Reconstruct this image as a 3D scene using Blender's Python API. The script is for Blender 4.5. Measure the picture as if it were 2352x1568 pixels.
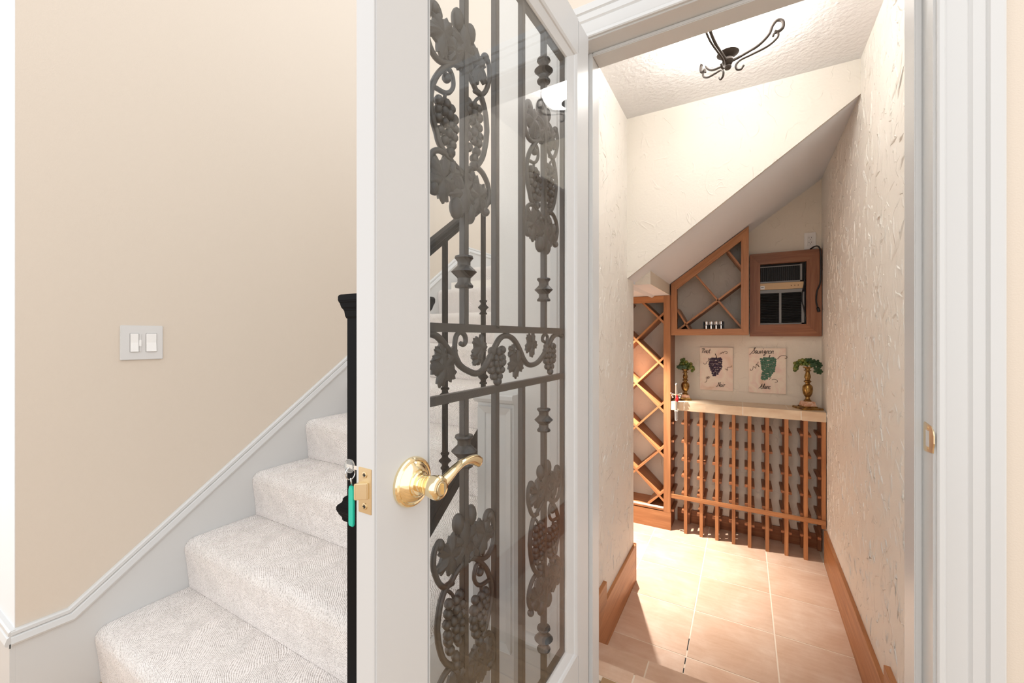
import bpy, bmesh, math, random
from mathutils import Matrix, Vector, Quaternion
R = math.radians
random.seed(7)
for o in list(bpy.data.objects): bpy.data.objects.remove(o)
SC = bpy.context.scene
COL = SC.collection

# ------------------------------------------------------------------ camera
YAW = 0.5145
cam_d = bpy.data.cameras.new('camera'); cam = bpy.data.objects.new('camera', cam_d); COL.objects.link(cam)
cam.location = (0, 0, 1.2); cam.rotation_euler = (math.pi/2, 0, YAW)
cam_d.sensor_width = 36; cam_d.sensor_fit = 'HORIZONTAL'
cam_d.lens = 36*940.61/2352; cam_d.shift_y = -(784-773.99)/2352
cam_d.clip_start = 0.02; cam_d.clip_end = 100
SC.camera = cam

# ------------------------------------------------------------------ world, daylight, exposure
W = bpy.data.worlds.new('world'); SC.world = W; W.use_nodes = True
W.node_tree.nodes['Background'].inputs[0].default_value = (0.985, 0.99, 1.0, 1)
W.node_tree.nodes['Background'].inputs[1].default_value = 1.75
SC.view_settings.view_transform = 'Standard'; SC.view_settings.look = 'None'
SC.view_settings.gamma = 1; SC.view_settings.use_curve_mapping = False
SC.view_settings.exposure = 0.0
LAMP_POWER = 9.0      # ceiling fixture in the closet
NICHE_POWER = 17.0      # downlight under the landing

# ------------------------------------------------------------------ node helpers
def new_mat(name, col=(.8,.8,.8), rough=.6, metal=0, spec=.5):
    m = bpy.data.materials.new(name); m.use_nodes = True
    nt = m.node_tree; b = nt.nodes['Principled BSDF']
    b.inputs['Base Color'].default_value = (*col, 1); b.inputs['Roughness'].default_value = rough
    b.inputs['Metallic'].default_value = metal; b.inputs['Specular IOR Level'].default_value = spec
    m.diffuse_color = (*col, 1)
    return m, nt, b
def N(nt, typ, **kw):
    n = nt.nodes.new(typ)
    for k, v in kw.items():
        if k.startswith('i_'):
            key = k[2:]; key = int(key) if key.isdigit() else key.replace('_', ' ')
            n.inputs[key].default_value = v
        else: setattr(n, k, v)
    return n
def coords(nt, kind='Object', scale=(1,1,1), rnd=False):
    tc = N(nt, 'ShaderNodeTexCoord'); mp = N(nt, 'ShaderNodeMapping'); mp.inputs['Scale'].default_value = scale
    nt.links.new(tc.outputs[kind], mp.inputs[0])
    if rnd:
        oi = N(nt, 'ShaderNodeObjectInfo'); mu = N(nt, 'ShaderNodeVectorMath', operation='SCALE')
        cb = N(nt, 'ShaderNodeCombineXYZ')
        for i in range(3): nt.links.new(oi.outputs['Random'], cb.inputs[i])
        nt.links.new(cb.outputs[0], mu.inputs[0]); mu.inputs['Scale'].default_value = 37.0
        nt.links.new(mu.outputs[0], mp.inputs['Location'])
    return mp.outputs[0]
def ramp(nt, fac, stops):
    r = N(nt, 'ShaderNodeValToRGB'); e = r.color_ramp.elements
    while len(e) > len(stops): e.remove(e[-1])
    while len(e) < len(stops): e.new(.5)
    for q, (p, c) in zip(e, stops): q.position = p; q.color = (*c, 1) if len(c) == 3 else c
    nt.links.new(fac, r.inputs[0]); return r.outputs[0]
def bump(nt, b, height, dist=.002, strength=1.0, prev=None):
    bm = N(nt, 'ShaderNodeBump'); bm.inputs['Strength'].default_value = strength; bm.inputs['Distance'].default_value = dist
    nt.links.new(height, bm.inputs['Height'])
    if prev is not None: nt.links.new(prev, bm.inputs['Normal'])
    nt.links.new(bm.outputs[0], b.inputs['Normal']); return bm.outputs[0]
def mathn(nt, op, a, b=None, clamp=False):
    m = N(nt, 'ShaderNodeMath', operation=op); m.use_clamp = clamp
    for i, v in enumerate((a, b)):
        if v is None: continue
        if isinstance(v, (int, float)): m.inputs[i].default_value = v
        else: nt.links.new(v, m.inputs[i])
    return m.outputs[0]

M = {}
def paint(key, col, rough=.55, grain=.0006, scale=260):
    m, nt, b = new_mat(key, col, rough)
    v = coords(nt); n = N(nt, 'ShaderNodeTexNoise', i_Scale=scale, i_Detail=2.0); nt.links.new(v, n.inputs[0])
    bump(nt, b, n.outputs[0], grain, .5); M[key] = m
paint('beige_paint', (.675, .590, .495), .6, .0008, 300)
paint('off_white_wall', (.70, .69, .665), .6)
paint('white_wall', (.80, .80, .80), .6)
paint('white_trim', (.62, .62, .61), .32, .0002, 60)
paint('door_white', (.57, .57, .565), .35, .0002, 60)
paint('plate_white', (.68, .67, .655), .35, .0001, 60)
paint('soffit_paint', (.76, .80, .86), .7, .0006, 200)

def stucco(key, col, lump=.012, ridge=.010):
    """trowelled plaster: soft lumps plus broken, wandering trowel ridges"""
    m, nt, b = new_mat(key, col, .55, spec=.35)
    v = coords(nt)
    warp = N(nt, 'ShaderNodeTexNoise', i_Scale=3.0, i_Detail=2.0); nt.links.new(v, warp.inputs[0])
    add = N(nt, 'ShaderNodeVectorMath', operation='MULTIPLY_ADD'); add.inputs[1].default_value = (.30,.30,.30)
    nt.links.new(warp.outputs['Color'], add.inputs[0]); nt.links.new(v, add.inputs[2])
    def lines(sc, seed, width):
        mp = N(nt, 'ShaderNodeMapping'); mp.inputs['Location'].default_value = (seed, seed*1.7, seed*.6); mp.inputs['Scale'].default_value = (1.25,1.25,.62)
        nt.links.new(add.outputs[0], mp.inputs[0])
        n = N(nt, 'ShaderNodeTexNoise', i_Scale=sc, i_Detail=1.0, i_Roughness=.4); nt.links.new(mp.outputs[0], n.inputs[0])
        d = mathn(nt, 'ABSOLUTE', mathn(nt, 'SUBTRACT', n.outputs[0], .5))
        return mathn(nt, 'SUBTRACT', 1.0, mathn(nt, 'DIVIDE', d, width), True)
    mk = N(nt, 'ShaderNodeTexNoise', i_Scale=9.0, i_Detail=3.0); nt.links.new(v, mk.inputs[0])
    mask = mathn(nt, 'MULTIPLY', mathn(nt, 'SUBTRACT', mk.outputs[0], .50), 9.0, True)
    mk2 = N(nt, 'ShaderNodeTexNoise', i_Scale=13.0, i_Detail=3.0); nt.links.new(add.outputs[0], mk2.inputs[0])
    mask2 = mathn(nt, 'MULTIPLY', mathn(nt, 'SUBTRACT', mk2.outputs[0], .53), 10.0, True)
    r1 = mathn(nt, 'MULTIPLY', lines(8.0, 3.1, .018), mask); r2 = mathn(nt, 'MULTIPLY', lines(17.0, 9.7, .020), mask2)
    lum = N(nt, 'ShaderNodeTexNoise', i_Scale=6.0, i_Detail=2.0); nt.links.new(add.outputs[0], lum.inputs[0])
    fine = N(nt, 'ShaderNodeTexNoise', i_Scale=90.0, i_Detail=3.0); nt.links.new(v, fine.inputs[0])
    h = mathn(nt, 'ADD', mathn(nt, 'MULTIPLY', lum.outputs[0], lump), mathn(nt, 'MULTIPLY', mathn(nt, 'ADD', r1, r2), ridge))
    h = mathn(nt, 'ADD', h, mathn(nt, 'MULTIPLY', fine.outputs[0], .0016))
    bump(nt, b, h, 1.0, .55)
    M[key] = m
stucco('stucco', (.86, .83, .775))
stucco('stucco_smooth', (.83, .755, .645), .004, .0028)
stucco('stucco_pale', (.85, .81, .74), .004, .0028)

m, nt, b = new_mat('ceiling_texture', (.78, .775, .78), .7)      # orange peel
v = coords(nt); n = N(nt, 'ShaderNodeTexNoise', i_Scale=55.0, i_Detail=2.0); nt.links.new(v, n.inputs[0])
bump(nt, b, n.outputs[0], .006, .7); M['ceiling_texture'] = m

def wood(key, dark, mid, light, rough=.42):
    m, nt, b = new_mat(key, mid, rough)
    v = coords(nt, 'Object', (26, 26, 1.6), True)
    n = N(nt, 'ShaderNodeTexNoise', i_Scale=1.3, i_Detail=6.0, i_Roughness=.62, i_Distortion=.8); nt.links.new(v, n.inputs[0])
    v2 = coords(nt, 'Object', (130, 130, 4), True)
    n2 = N(nt, 'ShaderNodeTexNoise', i_Scale=1.5, i_Detail=3.0); nt.links.new(v2, n2.inputs[0])
    f = mathn(nt, 'ADD', mathn(nt, 'MULTIPLY', n.outputs[0], .75), mathn(nt, 'MULTIPLY', n2.outputs[0], .25))
    c = ramp(nt, f, [(.30, dark), (.5, mid), (.70, light)])
    oi = N(nt, 'ShaderNodeObjectInfo'); hs = N(nt, 'ShaderNodeHueSaturation')
    nt.links.new(mathn(nt, 'ADD', .86, mathn(nt, 'MULTIPLY', oi.outputs['Random'], .28)), hs.inputs['Value'])
    nt.links.new(c, hs.inputs['Color']); nt.links.new(hs.outputs[0], b.inputs['Base Color'])
    bump(nt, b, f, .0008, .4); M[key] = m
wood('cedar', (.29, .112, .040), (.43, .18, .068), (.56, .265, .11))
wood('cedar_dark', (.19, .066, .025), (.30, .112, .045), (.40, .175, .078))
wood('oak_floor', (.36, .22, .11), (.50, .32, .17), (.62, .42, .24), .35)

m, nt, b = new_mat('tile', (.72, .5, .36), .38)
v = coords(nt, 'Object', (1, 1, 1), True)
n = N(nt, 'ShaderNodeTexNoise', i_Scale=5.0, i_Detail=7.0, i_Roughness=.65, i_Distortion=.5); nt.links.new(v, n.inputs[0])
v2 = coords(nt, 'Object', (9, 50, 9), True); n2 = N(nt, 'ShaderNodeTexNoise', i_Scale=1.0, i_Detail=4.0); nt.links.new(v2, n2.inputs[0])
f = mathn(nt, 'ADD', mathn(nt, 'MULTIPLY', n.outputs[0], .7), mathn(nt, 'MULTIPLY', n2.outputs[0], .3))
c = ramp(nt, f, [(.32, (.60, .385, .26)), (.5, (.68, .475, .345)), (.68, (.76, .58, .455))])
oi = N(nt, 'ShaderNodeObjectInfo'); hs = N(nt, 'ShaderNodeHueSaturation')
nt.links.new(mathn(nt, 'ADD', .94, mathn(nt, 'MULTIPLY', oi.outputs['Random'], .10)), hs.inputs['Value'])
nt.links.new(c, hs.inputs['Color']); nt.links.new(hs.outputs[0], b.inputs['Base Color'])
bump(nt, b, n.outputs[0], .0006, .5); M['tile'] = m
paint('grout', (.80, .68, .55), .8, .0006, 300)
paint('counter_grout', (.93, .88, .79), .8, .0004, 300)
m, nt, b = new_mat('travertine', (.8, .66, .46), .3)
v = coords(nt, 'Object', (4, 30, 12), True); n = N(nt, 'ShaderNodeTexNoise', i_Scale=1.5, i_Detail=5.0); nt.links.new(v, n.inputs[0])
nt.links.new(ramp(nt, n.outputs[0], [(.35, (.68, .50, .33)), (.65, (.82, .68, .50))]), b.inputs['Base Color']); M['travertine'] = m

m, nt, b = new_mat('carpet', (.88, .82, .77), .95, spec=.05)
v = coords(nt)
wv = N(nt, 'ShaderNodeTexWave', wave_type='BANDS', bands_direction='DIAGONAL'); wv.inputs['Scale'].default_value = 75.0; wv.inputs['Distortion'].default_value = 26.0
wv.inputs['Detail'].default_value = 1.0; wv.inputs['Detail Scale'].default_value = .12; nt.links.new(v, wv.inputs['Vector'])
vo = N(nt, 'ShaderNodeTexVoronoi', i_Scale=230.0); nt.links.new(v, vo.inputs['Vector'])
n = N(nt, 'ShaderNodeTexNoise', i_Scale=14.0, i_Detail=4.0); nt.links.new(v, n.inputs[0])
tuft = mathn(nt, 'ADD', mathn(nt, 'MULTIPLY', wv.outputs['Fac'], .5), mathn(nt, 'MULTIPLY', mathn(nt, 'SUBTRACT', 1.0, vo.outputs['Distance']), .5))
c1 = ramp(nt, tuft, [(.12, (.50, .455, .43)), (.40, (.84, .785, .745)), (.8, (.91, .865, .835))])  # shade in the troughs between tufts is put into the colour
nt.links.new(c1, b.inputs['Base Color'])
h = mathn(nt, 'ADD', mathn(nt, 'MULTIPLY', tuft, .0042), mathn(nt, 'MULTIPLY', n.outputs[0], .012))
bump(nt, b, h, 1.0, .8); M['carpet'] = m

m, nt, b = new_mat('black_iron', (.030, .028, .026), .42, .0, .5)
v = coords(nt); n = N(nt, 'ShaderNodeTexNoise', i_Scale=90.0, i_Detail=3.0); nt.links.new(v, n.inputs[0]); bump(nt, b, n.outputs[0], .0012, .5); M['black_iron'] = m
m, nt, b = new_mat('rail_black', (.004, .004, .0045), .5, 0, .08); M['rail_black'] = m
m, nt, b = new_mat('bronze', (.055, .043, .036), .45, .4); M['bronze'] = m
m, nt, b = new_mat('brass', (.92, .79, .52), .09, 1.0); M['brass'] = m
m, nt, b = new_mat('brass_dull', (.70, .57, .37), .30, 1.0); M['brass_dull'] = m
m, nt, b = new_mat('antique_brass', (.34, .20, .06), .28, .9)
v = coords(nt); n = N(nt, 'ShaderNodeTexNoise', i_Scale=45.0, i_Detail=4.0); nt.links.new(v, n.inputs[0])
nt.links.new(ramp(nt, n.outputs[0], [(.35, (.16, .08, .025)), (.65, (.50, .31, .10))]), b.inputs['Base Color']); M['antique_brass'] = m
m, nt, b = new_mat('pink_marble', (.72, .40, .26), .3)
v = coords(nt); n = N(nt, 'ShaderNodeTexNoise', i_Scale=38.0, i_Detail=6.0, i_Distortion=1.2); nt.links.new(v, n.inputs[0])
nt.links.new(ramp(nt, n.outputs[0], [(.35, (.55, .25, .14)), (.5, (.70, .40, .26)), (.68, (.85, .66, .52))]), b.inputs['Base Color']); M['pink_marble'] = m
m, nt, b = new_mat('steel', (.75, .75, .75), .18, 1.0); M['steel'] = m
m, nt, b = new_mat('silver_paint', (.24, .235, .23), .45, .3); M['silver_paint'] = m
m, nt, b = new_mat('black_plastic', (.010, .010, .011), .35); M['black_plastic'] = m
m, nt, b = new_mat('dark_void', (.006, .006, .007), .7); M['dark_void'] = m
m, nt, b = new_mat('beige_plastic', (.66, .45, .24), .4); M['beige_plastic'] = m
m, nt, b = new_mat('white_plastic', (.88, .87, .85), .35); M['white_plastic'] = m
m, nt, b = new_mat('green_plastic', (.01, .50, .36), .3); M['green_plastic'] = m
m, nt, b = new_mat('red_gem', (.42, .004, .008), .08); b.inputs['Coat Weight'].default_value = .6; M['red_gem'] = m
m, nt, b = new_mat('grape_green', (.085, .135, .022), .28); M['grape_green'] = m
m, nt, b = new_mat('grape_olive', (.20, .20, .035), .28); M['grape_olive'] = m
m, nt, b = new_mat('leaf_green', (.018, .060, .022), .45); M['leaf_green'] = m
m, nt, b = new_mat('mosaic_purple', (.045, .022, .055), .3); M['mosaic_purple'] = m
m, nt, b = new_mat('mosaic_green', (.075, .19, .125), .35); M['mosaic_green'] = m
m, nt, b = new_mat('ink', (.03, .018, .012), .6); M['ink'] = m
m, nt, b = new_mat('ink_brown', (.12, .055, .025), .6); M['ink_brown'] = m
m, nt, b = new_mat('plaque', (.8, .62, .5), .6)
v = coords(nt, 'Object', (1,1,1), True); n = N(nt, 'ShaderNodeTexNoise', i_Scale=9.0, i_Detail=5.0, i_Distortion=.6); nt.links.new(v, n.inputs[0])
nt.links.new(ramp(nt, n.outputs[0], [(.30, (.74, .52, .36)), (.42, (.88, .69, .58)), (.56, (.92, .80, .66)), (.72, (.86, .65, .56))]), b.inputs['Base Color']); M['plaque'] = m

def clear_glass(key, tint=(.99, .995, .99), ior=1.5):
    m = bpy.data.materials.new(key); m.use_nodes = True; nt = m.node_tree; nt.nodes.clear()
    o = N(nt, 'ShaderNodeOutputMaterial'); mx = N(nt, 'ShaderNodeMixShader')
    ge = N(nt, 'ShaderNodeNewGeometry'); dt = N(nt, 'ShaderNodeVectorMath', operation='DOT_PRODUCT')
    nt.links.new(ge.outputs['Normal'], dt.inputs[0]); nt.links.new(ge.outputs['Incoming'], dt.inputs[1])
    c5 = mathn(nt, 'POWER', mathn(nt, 'SUBTRACT', 1.0, mathn(nt, 'ABSOLUTE', dt.outputs['Value']), True), 5.0)
    fz = mathn(nt, 'ADD', .055, mathn(nt, 'MULTIPLY', c5, .945), True)      # Schlick reflectance, same from both sides of the pane
    t = N(nt, 'ShaderNodeBsdfTransparent'); t.inputs[0].default_value = (*tint, 1)
    g = N(nt, 'ShaderNodeBsdfGlossy'); g.inputs['Roughness'].default_value = 0.0
    nt.links.new(fz, mx.inputs[0]); nt.links.new(t.outputs[0], mx.inputs[1]); nt.links.new(g.outputs[0], mx.inputs[2]); nt.links.new(mx.outputs[0], o.inputs[0])
    M[key] = m
clear_glass('pane_glass')
m, nt, b = new_mat('crystal', (.95, .97, .97), .03); b.inputs['Transmission Weight'].default_value = .85; b.inputs['IOR'].default_value = 1.45; M['crystal'] = m
m, nt, b = new_mat('lamp_glass', (1, .98, .95), .5); b.inputs['Emission Color'].default_value = (1.0, .965, .915, 1); b.inputs['Emission Strength'].default_value = 14.5; M['lamp_glass'] = m

m, nt, b = new_mat('downlight_lens', (1, 1, 1), .5); b.inputs['Emission Color'].default_value = (1, .96, .9, 1); b.inputs['Emission Strength'].default_value = 6.0; M['downlight_lens'] = m

# ------------------------------------------------------------------ object helpers
WM = {}                                   # world matrices of parents
def wm(o): return WM.get(o.name, Matrix.Identity(4)) if o else Matrix.Identity(4)
def tag(o, label=None, cat=None, group=None, kind=None):
    if label: o['label'] = label
    if cat: o['category'] = cat
    if group: o['group'] = group
    if kind: o['kind'] = kind
    return o
def thing(name, label, cat, loc=(0,0,0), rz=0, group=None, kind=None):
    o = bpy.data.objects.new(name, None); COL.objects.link(o); o.empty_display_size = .05
    o.location = loc; o.rotation_euler = (0, 0, rz)
    WM[o.name] = Matrix.Translation(loc) @ Matrix.Rotation(rz, 4, 'Z')
    return tag(o, label, cat, group, kind)
class G:
    """collects geometry"""
    def __init__(s): s.v = []; s.f = []
    def add(s, vs, fs):
        k = len(s.v); s.v += [tuple(p) for p in vs]; s.f += [tuple(i+k for i in q) for q in fs]; return s
    def box(s, x0, x1, y0, y1, z0, z1):
        return s.add([(x0,y0,z0),(x1,y0,z0),(x1,y1,z0),(x0,y1,z0),(x0,y0,z1),(x1,y0,z1),(x1,y1,z1),(x0,y1,z1)],
                     [(3,2,1,0),(4,5,6,7),(0,1,5,4),(1,2,6,5),(2,3,7,6),(3,0,4,7)])
    def prism(s, poly, f0, f1):
        """poly: 2-D points; f0/f1 map (a,b) to the two end positions"""
        n = len(poly); A = [f0(*p) for p in poly]; B = [f1(*p) for p in poly]
        return s.add(A+B, [tuple(range(n))[::-1], tuple(range(n, 2*n))] + [(i, (i+1) % n, n+(i+1) % n, n+i) for i in range(n)])
    def tube(s, pts, r, n=10, caps=True, flat=None):
        pts = [Vector(p) for p in pts]; m = len(pts); rs = r if isinstance(r, (list, tuple)) else [r]*m
        rings = []; up = None
        for i, p in enumerate(pts):
            t = (pts[min(i+1, m-1)] - pts[max(i-1, 0)])
            if t.length < 1e-9: t = Vector((0,0,1))
            t.normalize()
            if flat is not None: a = Vector(flat); a = (a - t*a.dot(t)); 
            elif up is None: a = Vector((0,0,1)) if abs(t.z) < .9 else Vector((1,0,0)); a = a - t*a.dot(t)
            else: a = up - t*up.dot(t)
            if a.length < 1e-6: a = t.orthogonal()
            a.normalize(); up = a; b2 = t.cross(a)
            rings.append([p + (a*math.cos(2*math.pi*k/n) + b2*math.sin(2*math.pi*k/n))*rs[i] for k in range(n)])
        vs = [q for ring in rings for q in ring]; fs = []
        for i in range(m-1):
            for k in range(n): fs.append((i*n+k, i*n+(k+1) % n, (i+1)*n+(k+1) % n, (i+1)*n+k))
        if caps: fs += [tuple(range(n))[::-1], tuple((m-1)*n+k for k in range(n))]
        return s.add(vs, fs)
    def lathe(s, prof, n=20, mat=Matrix.Identity(4), sq=False):
        """prof: (r, h) along +Z, then transformed by mat; sq = square section"""
        vs = []; fs = []
        if sq: n = 4
        for r, h in prof:
            for k in range(n):
                a = 2*math.pi*(k + (.5 if sq else 0))/n; q = r*(math.sqrt(2) if sq else 1)
                vs.append(mat @ Vector((q*math.cos(a), q*math.sin(a), h)))
        for i in range(len(prof)-1):
            for k in range(n): fs.append((i*n+k, i*n+(k+1) % n, (i+1)*n+(k+1) % n, (i+1)*n+k))
        fs += [tuple(range(n))[::-1], tuple((len(prof)-1)*n+k for k in range(n))]
        return s.add(vs, fs)
    def ball(s, c, r, nu=10, nv=6):
        rx, ry, rz = r if isinstance(r, (tuple, list)) else (r, r, r)
        vs = [(c[0], c[1], c[2]-rz)]
        for j in range(1, nv):
            ph = math.pi*j/nv
            for i in range(nu):
                th = 2*math.pi*i/nu; vs.append((c[0]+rx*math.sin(ph)*math.cos(th), c[1]+ry*math.sin(ph)*math.sin(th), c[2]-rz*math.cos(ph)))
        vs.append((c[0], c[1], c[2]+rz)); fs = [(0, 1+(i+1) % nu, 1+i) for i in range(nu)]
        for j in range(nv-2):
            for i in range(nu): a = 1+j*nu; fs.append((a+i, a+(i+1) % nu, a+nu+(i+1) % nu, a+nu+i))
        a = 1+(nv-2)*nu; fs += [(a+i, a+(i+1) % nu, len(vs)-1) for i in range(nu)]
        return s.add(vs, fs)
    def build(s, name, mat, parent=None, smooth=False, local=False, bevel=0, seg=2):
        me = bpy.data.meshes.new(name)
        vs = s.v
        if parent is not None and not local:
            inv = wm(parent).inverted(); vs = [inv @ Vector(p) for p in vs]
        me.from_pydata(vs, [], s.f)
        bm = bmesh.new(); bm.from_mesh(me)
        bmesh.ops.recalc_face_normals(bm, faces=bm.faces)
        if bevel:
            es = [e for e in bm.edges if len(e.link_faces) == 2 and e.calc_face_angle(0) > .5]
            bmesh.ops.bevel(bm, geom=es, offset=bevel, segments=seg, affect='EDGES', clamp_overlap=True)
        bm.to_mesh(me); bm.free()
        if smooth:
            me.polygons.foreach_set('use_smooth', [True]*len(me.polygons))
            if smooth != 'all': me.set_sharp_from_angle(angle=R(38 if smooth is True else smooth))
        me.materials.append(M[mat] if isinstance(mat, str) else mat)
        o = bpy.data.objects.new(name, me); COL.objects.link(o)
        if parent is not None:
            o.parent = parent
            if not local: WM[o.name] = wm(parent)
        return o
def put(mesh_ob, name, parent, mtx):
    """a further object sharing the mesh"""
    o = bpy.data.objects.new(name, mesh_ob.data); COL.objects.link(o); o.parent = parent; o.matrix_local = mtx; return o
def box(name, mat, parent, x0, x1, y0, y1, z0, z1, bevel=0):
    return G().box(x0,x1,y0,y1,z0,z1).build(name, mat, parent, bevel=bevel)
def frame_axes(p0, p1, wdir):
    p0, p1 = Vector(p0), Vector(p1); z = (p1-p0); L = z.length; z.normalize()
    x = Vector(wdir); x = (x - z*x.dot(z)).normalized(); y = z.cross(x)
    m = Matrix((x, y, z)).transposed().to_4x4(); m.translation = p0; return m, L
def board(name, mat, parent, p0, p1, w, t, wdir, bevel=.0012):
    """plank from p0 to p1 (axis through its centre); own local Z runs along the grain"""
    m, L = frame_axes(p0, p1, wdir)
    o = G().box(-w/2, w/2, -t/2, t/2, 0, L).build(name, mat, None, bevel=bevel)
    o.parent = parent; o.matrix_local = wm(parent).inverted() @ m if parent else m
    return o
def mitre(name, mat, parent, poly, p0, p1, wdir, y0, y1):
    """flat polygon board: poly world points, local frame along p0-p1, extruded along world Y from y0 to y1"""
    m, L = frame_axes(p0, p1, wdir); inv = m.inverted()
    g = G(); n = len(poly)
    A = [inv @ Vector((x, y0, z)) for x, z in poly]; B = [inv @ Vector((x, y1, z)) for x, z in poly]
    g.add(A+B, [tuple(range(n))[::-1], tuple(range(n, 2*n))] + [(i, (i+1) % n, n+(i+1) % n, n+i) for i in range(n)])
    o = g.build(name, mat, None, bevel=.0012); o.parent = parent; o.matrix_local = wm(parent).inverted() @ m if parent else m
    return o
def spline(pts, k=6):
    pts = [Vector(p) for p in pts]; out = []
    P = [pts[0]*2-pts[1]] + pts + [pts[-1]*2-pts[-2]]
    for i in range(1, len(P)-2):
        a, b2, c2, d = P[i-1], P[i], P[i+1], P[i+2]
        for j in range(k):
            t = j/k; out.append(.5*((2*b2) + (c2-a)*t + (2*a-5*b2+4*c2-d)*t*t + (3*b2-a-3*c2+d)*t**3))
    out.append(pts[-1]); return out

# ------------------------------------------------------------------ key dimensions (metres; hall floor = 0)
XS = -1.961                    # stair wall
YW, YH, YS2, YC = 1.18, 1.18, 1.235, 1.30   # hall wall face, jamb edge, stop, closet side of the door wall
XJL, XJR, ZH = -.4235, .345, 2.0863
XL, ZF, ZT, ZC = -.5765, -.264, -.132, 2.44
YB, YK = 2.35, 3.52            # bulkhead, back wall
def xr(y): return .440 + (y-1.3)*.0137
YF = 3.29                      # rack fronts
def soff(x): return 1.532 + .728*(x+.577)
XP = -.74                      # right side of the stair

# ================================================================== SETTING
def struct(o, label, cat): return tag(o, label, cat, kind='structure')
# hall
fl = thing('floor', 'brown wooden hall floor in front of the wine closet', 'floor', (0,0,0), kind='structure')
G().box(-4.5, 4, -4, 1.15, -.12, -.0165).build('subfloor', 'grout', fl)
p0_ = None
for i in range(52):
    for j in range(3):
        mtx = Matrix.Translation((-2.9+i*.09, -3.0 + j*1.4 - (.47 if i % 2 else 0), 0)) @ Matrix.Rotation(R(-90), 4, 'X')
        if p0_ is None: p0_ = G().box(-.0442, .0442, 0, .016, 0, 1.3985).build('plank', 'oak_floor', fl, local=True, bevel=.0008); p0_.matrix_local = mtx
        elif j < 2: put(p0_, 'plank', fl, mtx)
        else: board('plank', 'oak_floor', fl, (-2.9+i*.09, mtx.translation.y, -.008), (-2.9+i*.09, 1.149, -.008), .0884, .016, (1,0,0), bevel=.0008)
for i in range(3):
    y0 = 1.15 + i*.09
    board('plank', 'oak_floor', fl, (XJL-.01, y0+.0445, -.008), (XJR+.01, y0+.0445, -.008), .0885, .016, (0,1,0))
G().box(XL, .44, 1.15, 1.42, -.262, -.017).build('slab', 'grout', fl)
struct(box('wall_left', 'beige_paint', None, XS-.12, XS, .3465, 3.85, -.02, 5.2), 'beige painted wall beside the carpeted stairs with a double switch', 'wall')
struct(box('wall_corner', 'white_wall', None, -4.5, XS, .345, .3464, -.02, 5.2), 'bright white wall turning the corner at the far left edge', 'wall')
struct(box('wall_stair_end', 'off_white_wall', None, -.735, XJL-.0985, YW, YC, -.02, 2.95), 'off-white wall end between the stairs and the door casing', 'wall')  # piece of the hall wall in a paler tone than wall_front
g = G(); g.box(XJL-.0985, XJL-.012, YW, YC, -.02, 2.95); g.box(XJR+.012, 4, YW, YC, -.3, 2.95); g.box(XJL-.012, XJR+.012, YW, YC, ZH+.012, 2.95)
struct(g.build('wall_front', 'beige_paint'), 'beige hall wall around the open doorway of the closet', 'wall')
struct(box('wall_stair_far', 'beige_paint', None, XS, .6, 3.75, 3.87, 1.4, 2.45), 'beige wall behind the stair landing', 'wall')
# closet shell (stucco)
struct(box('wall_closet_left', 'stucco', None, -.70, XL, YC, 2.506, ZF-.02, 2.60), 'cream trowelled stucco wall on the left inside the closet', 'wall')
g = G(); pts = [(xr(1.30), 1.30), (xr(3.52), 3.52), (.62, 3.52), (.62, 1.30)]
g.prism(pts, lambda a, c: (a, c, ZF-.02), lambda a, c: (a, c, 2.6)); struct(g.build('wall_closet_right', 'stucco'), 'cream trowelled stucco wall on the right inside the closet', 'wall')
struct(G().box(-1.75, -.58, YK, YK+.12, ZF-.02, 1.549).box(-.58, .62, YK, YK+.12, ZF-.02, 2.6).build('wall_closet_back', 'stucco_smooth'), 'cream stucco back wall behind the wine racks', 'wall')
g = G(); g.box(XL-.02, XJL-.012, YC, YC+.006, ZF, 2.44); g.box(XJR+.012, .45, YC, YC+.006, ZF, 2.44); g.box(XJL-.012, XJR+.012, YC, YC+.006, ZH+.012, 2.44)
struct(g.build('wall_closet_front', 'stucco'), 'stucco inner face of the doorway wall in the closet', 'wall')
struct(box('ceiling', 'ceiling_texture', None, -.70, .60, YC, 2.52, ZC, ZC+.12), 'pale textured closet ceiling holding the lamp', 'ceiling')
g = G(); pts = [(XL-.02, soff(XL-.02)), (.62, soff(.62)), (.62, 2.46), (XL-.02, 2.46)]
g.prism(pts, lambda a, c: (a, YB, c), lambda a, c: (a, YB+.02, c)); struct(g.build('wall_bulkhead', 'stucco_pale'), 'cream wall with a slanting lower edge below the closet ceiling', 'wall')
g = G(); pts = [(XL-.04, soff(XL-.04)), (.62, soff(.62)), (.62, soff(.62)+.25), (XL-.04, soff(XL-.04)+.25)]
g.prism(pts, lambda a, c: (a, YB+.003, c), lambda a, c: (a, YK, c)); struct(g.build('ceiling_soffit', 'soffit_paint'), 'grey sloping underside of the upper stair flight', 'ceiling')
g = G(); g.box(-1.75, XL, 2.506, YK, 1.519, 1.549); g.box(XL, -.489, 2.549, YK, 1.519, 1.62)
struct(g.build('ceiling_niche', 'soffit_paint'), 'low boxed ceiling over the tall lattice rack', 'ceiling')
struct(G().box(XL-.001, -.4885, 2.5485, 2.552, 1.519, 1.62).box(-.4885, -.486, 2.5485, YK, 1.5185, 1.62).build('trim_niche', 'stucco_smooth'), 'cream boxed-in corner under the slanting soffit', 'trim')
struct(G().box(-1.75, -.70, 2.40, 2.5055, ZF-.02, 1.6).box(-1.87, -1.75, 2.40, YK+.1, ZF-.02, 1.6).build('wall_niche', 'stucco'), 'stucco side walls of the niche under the landing', 'wall')

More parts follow.
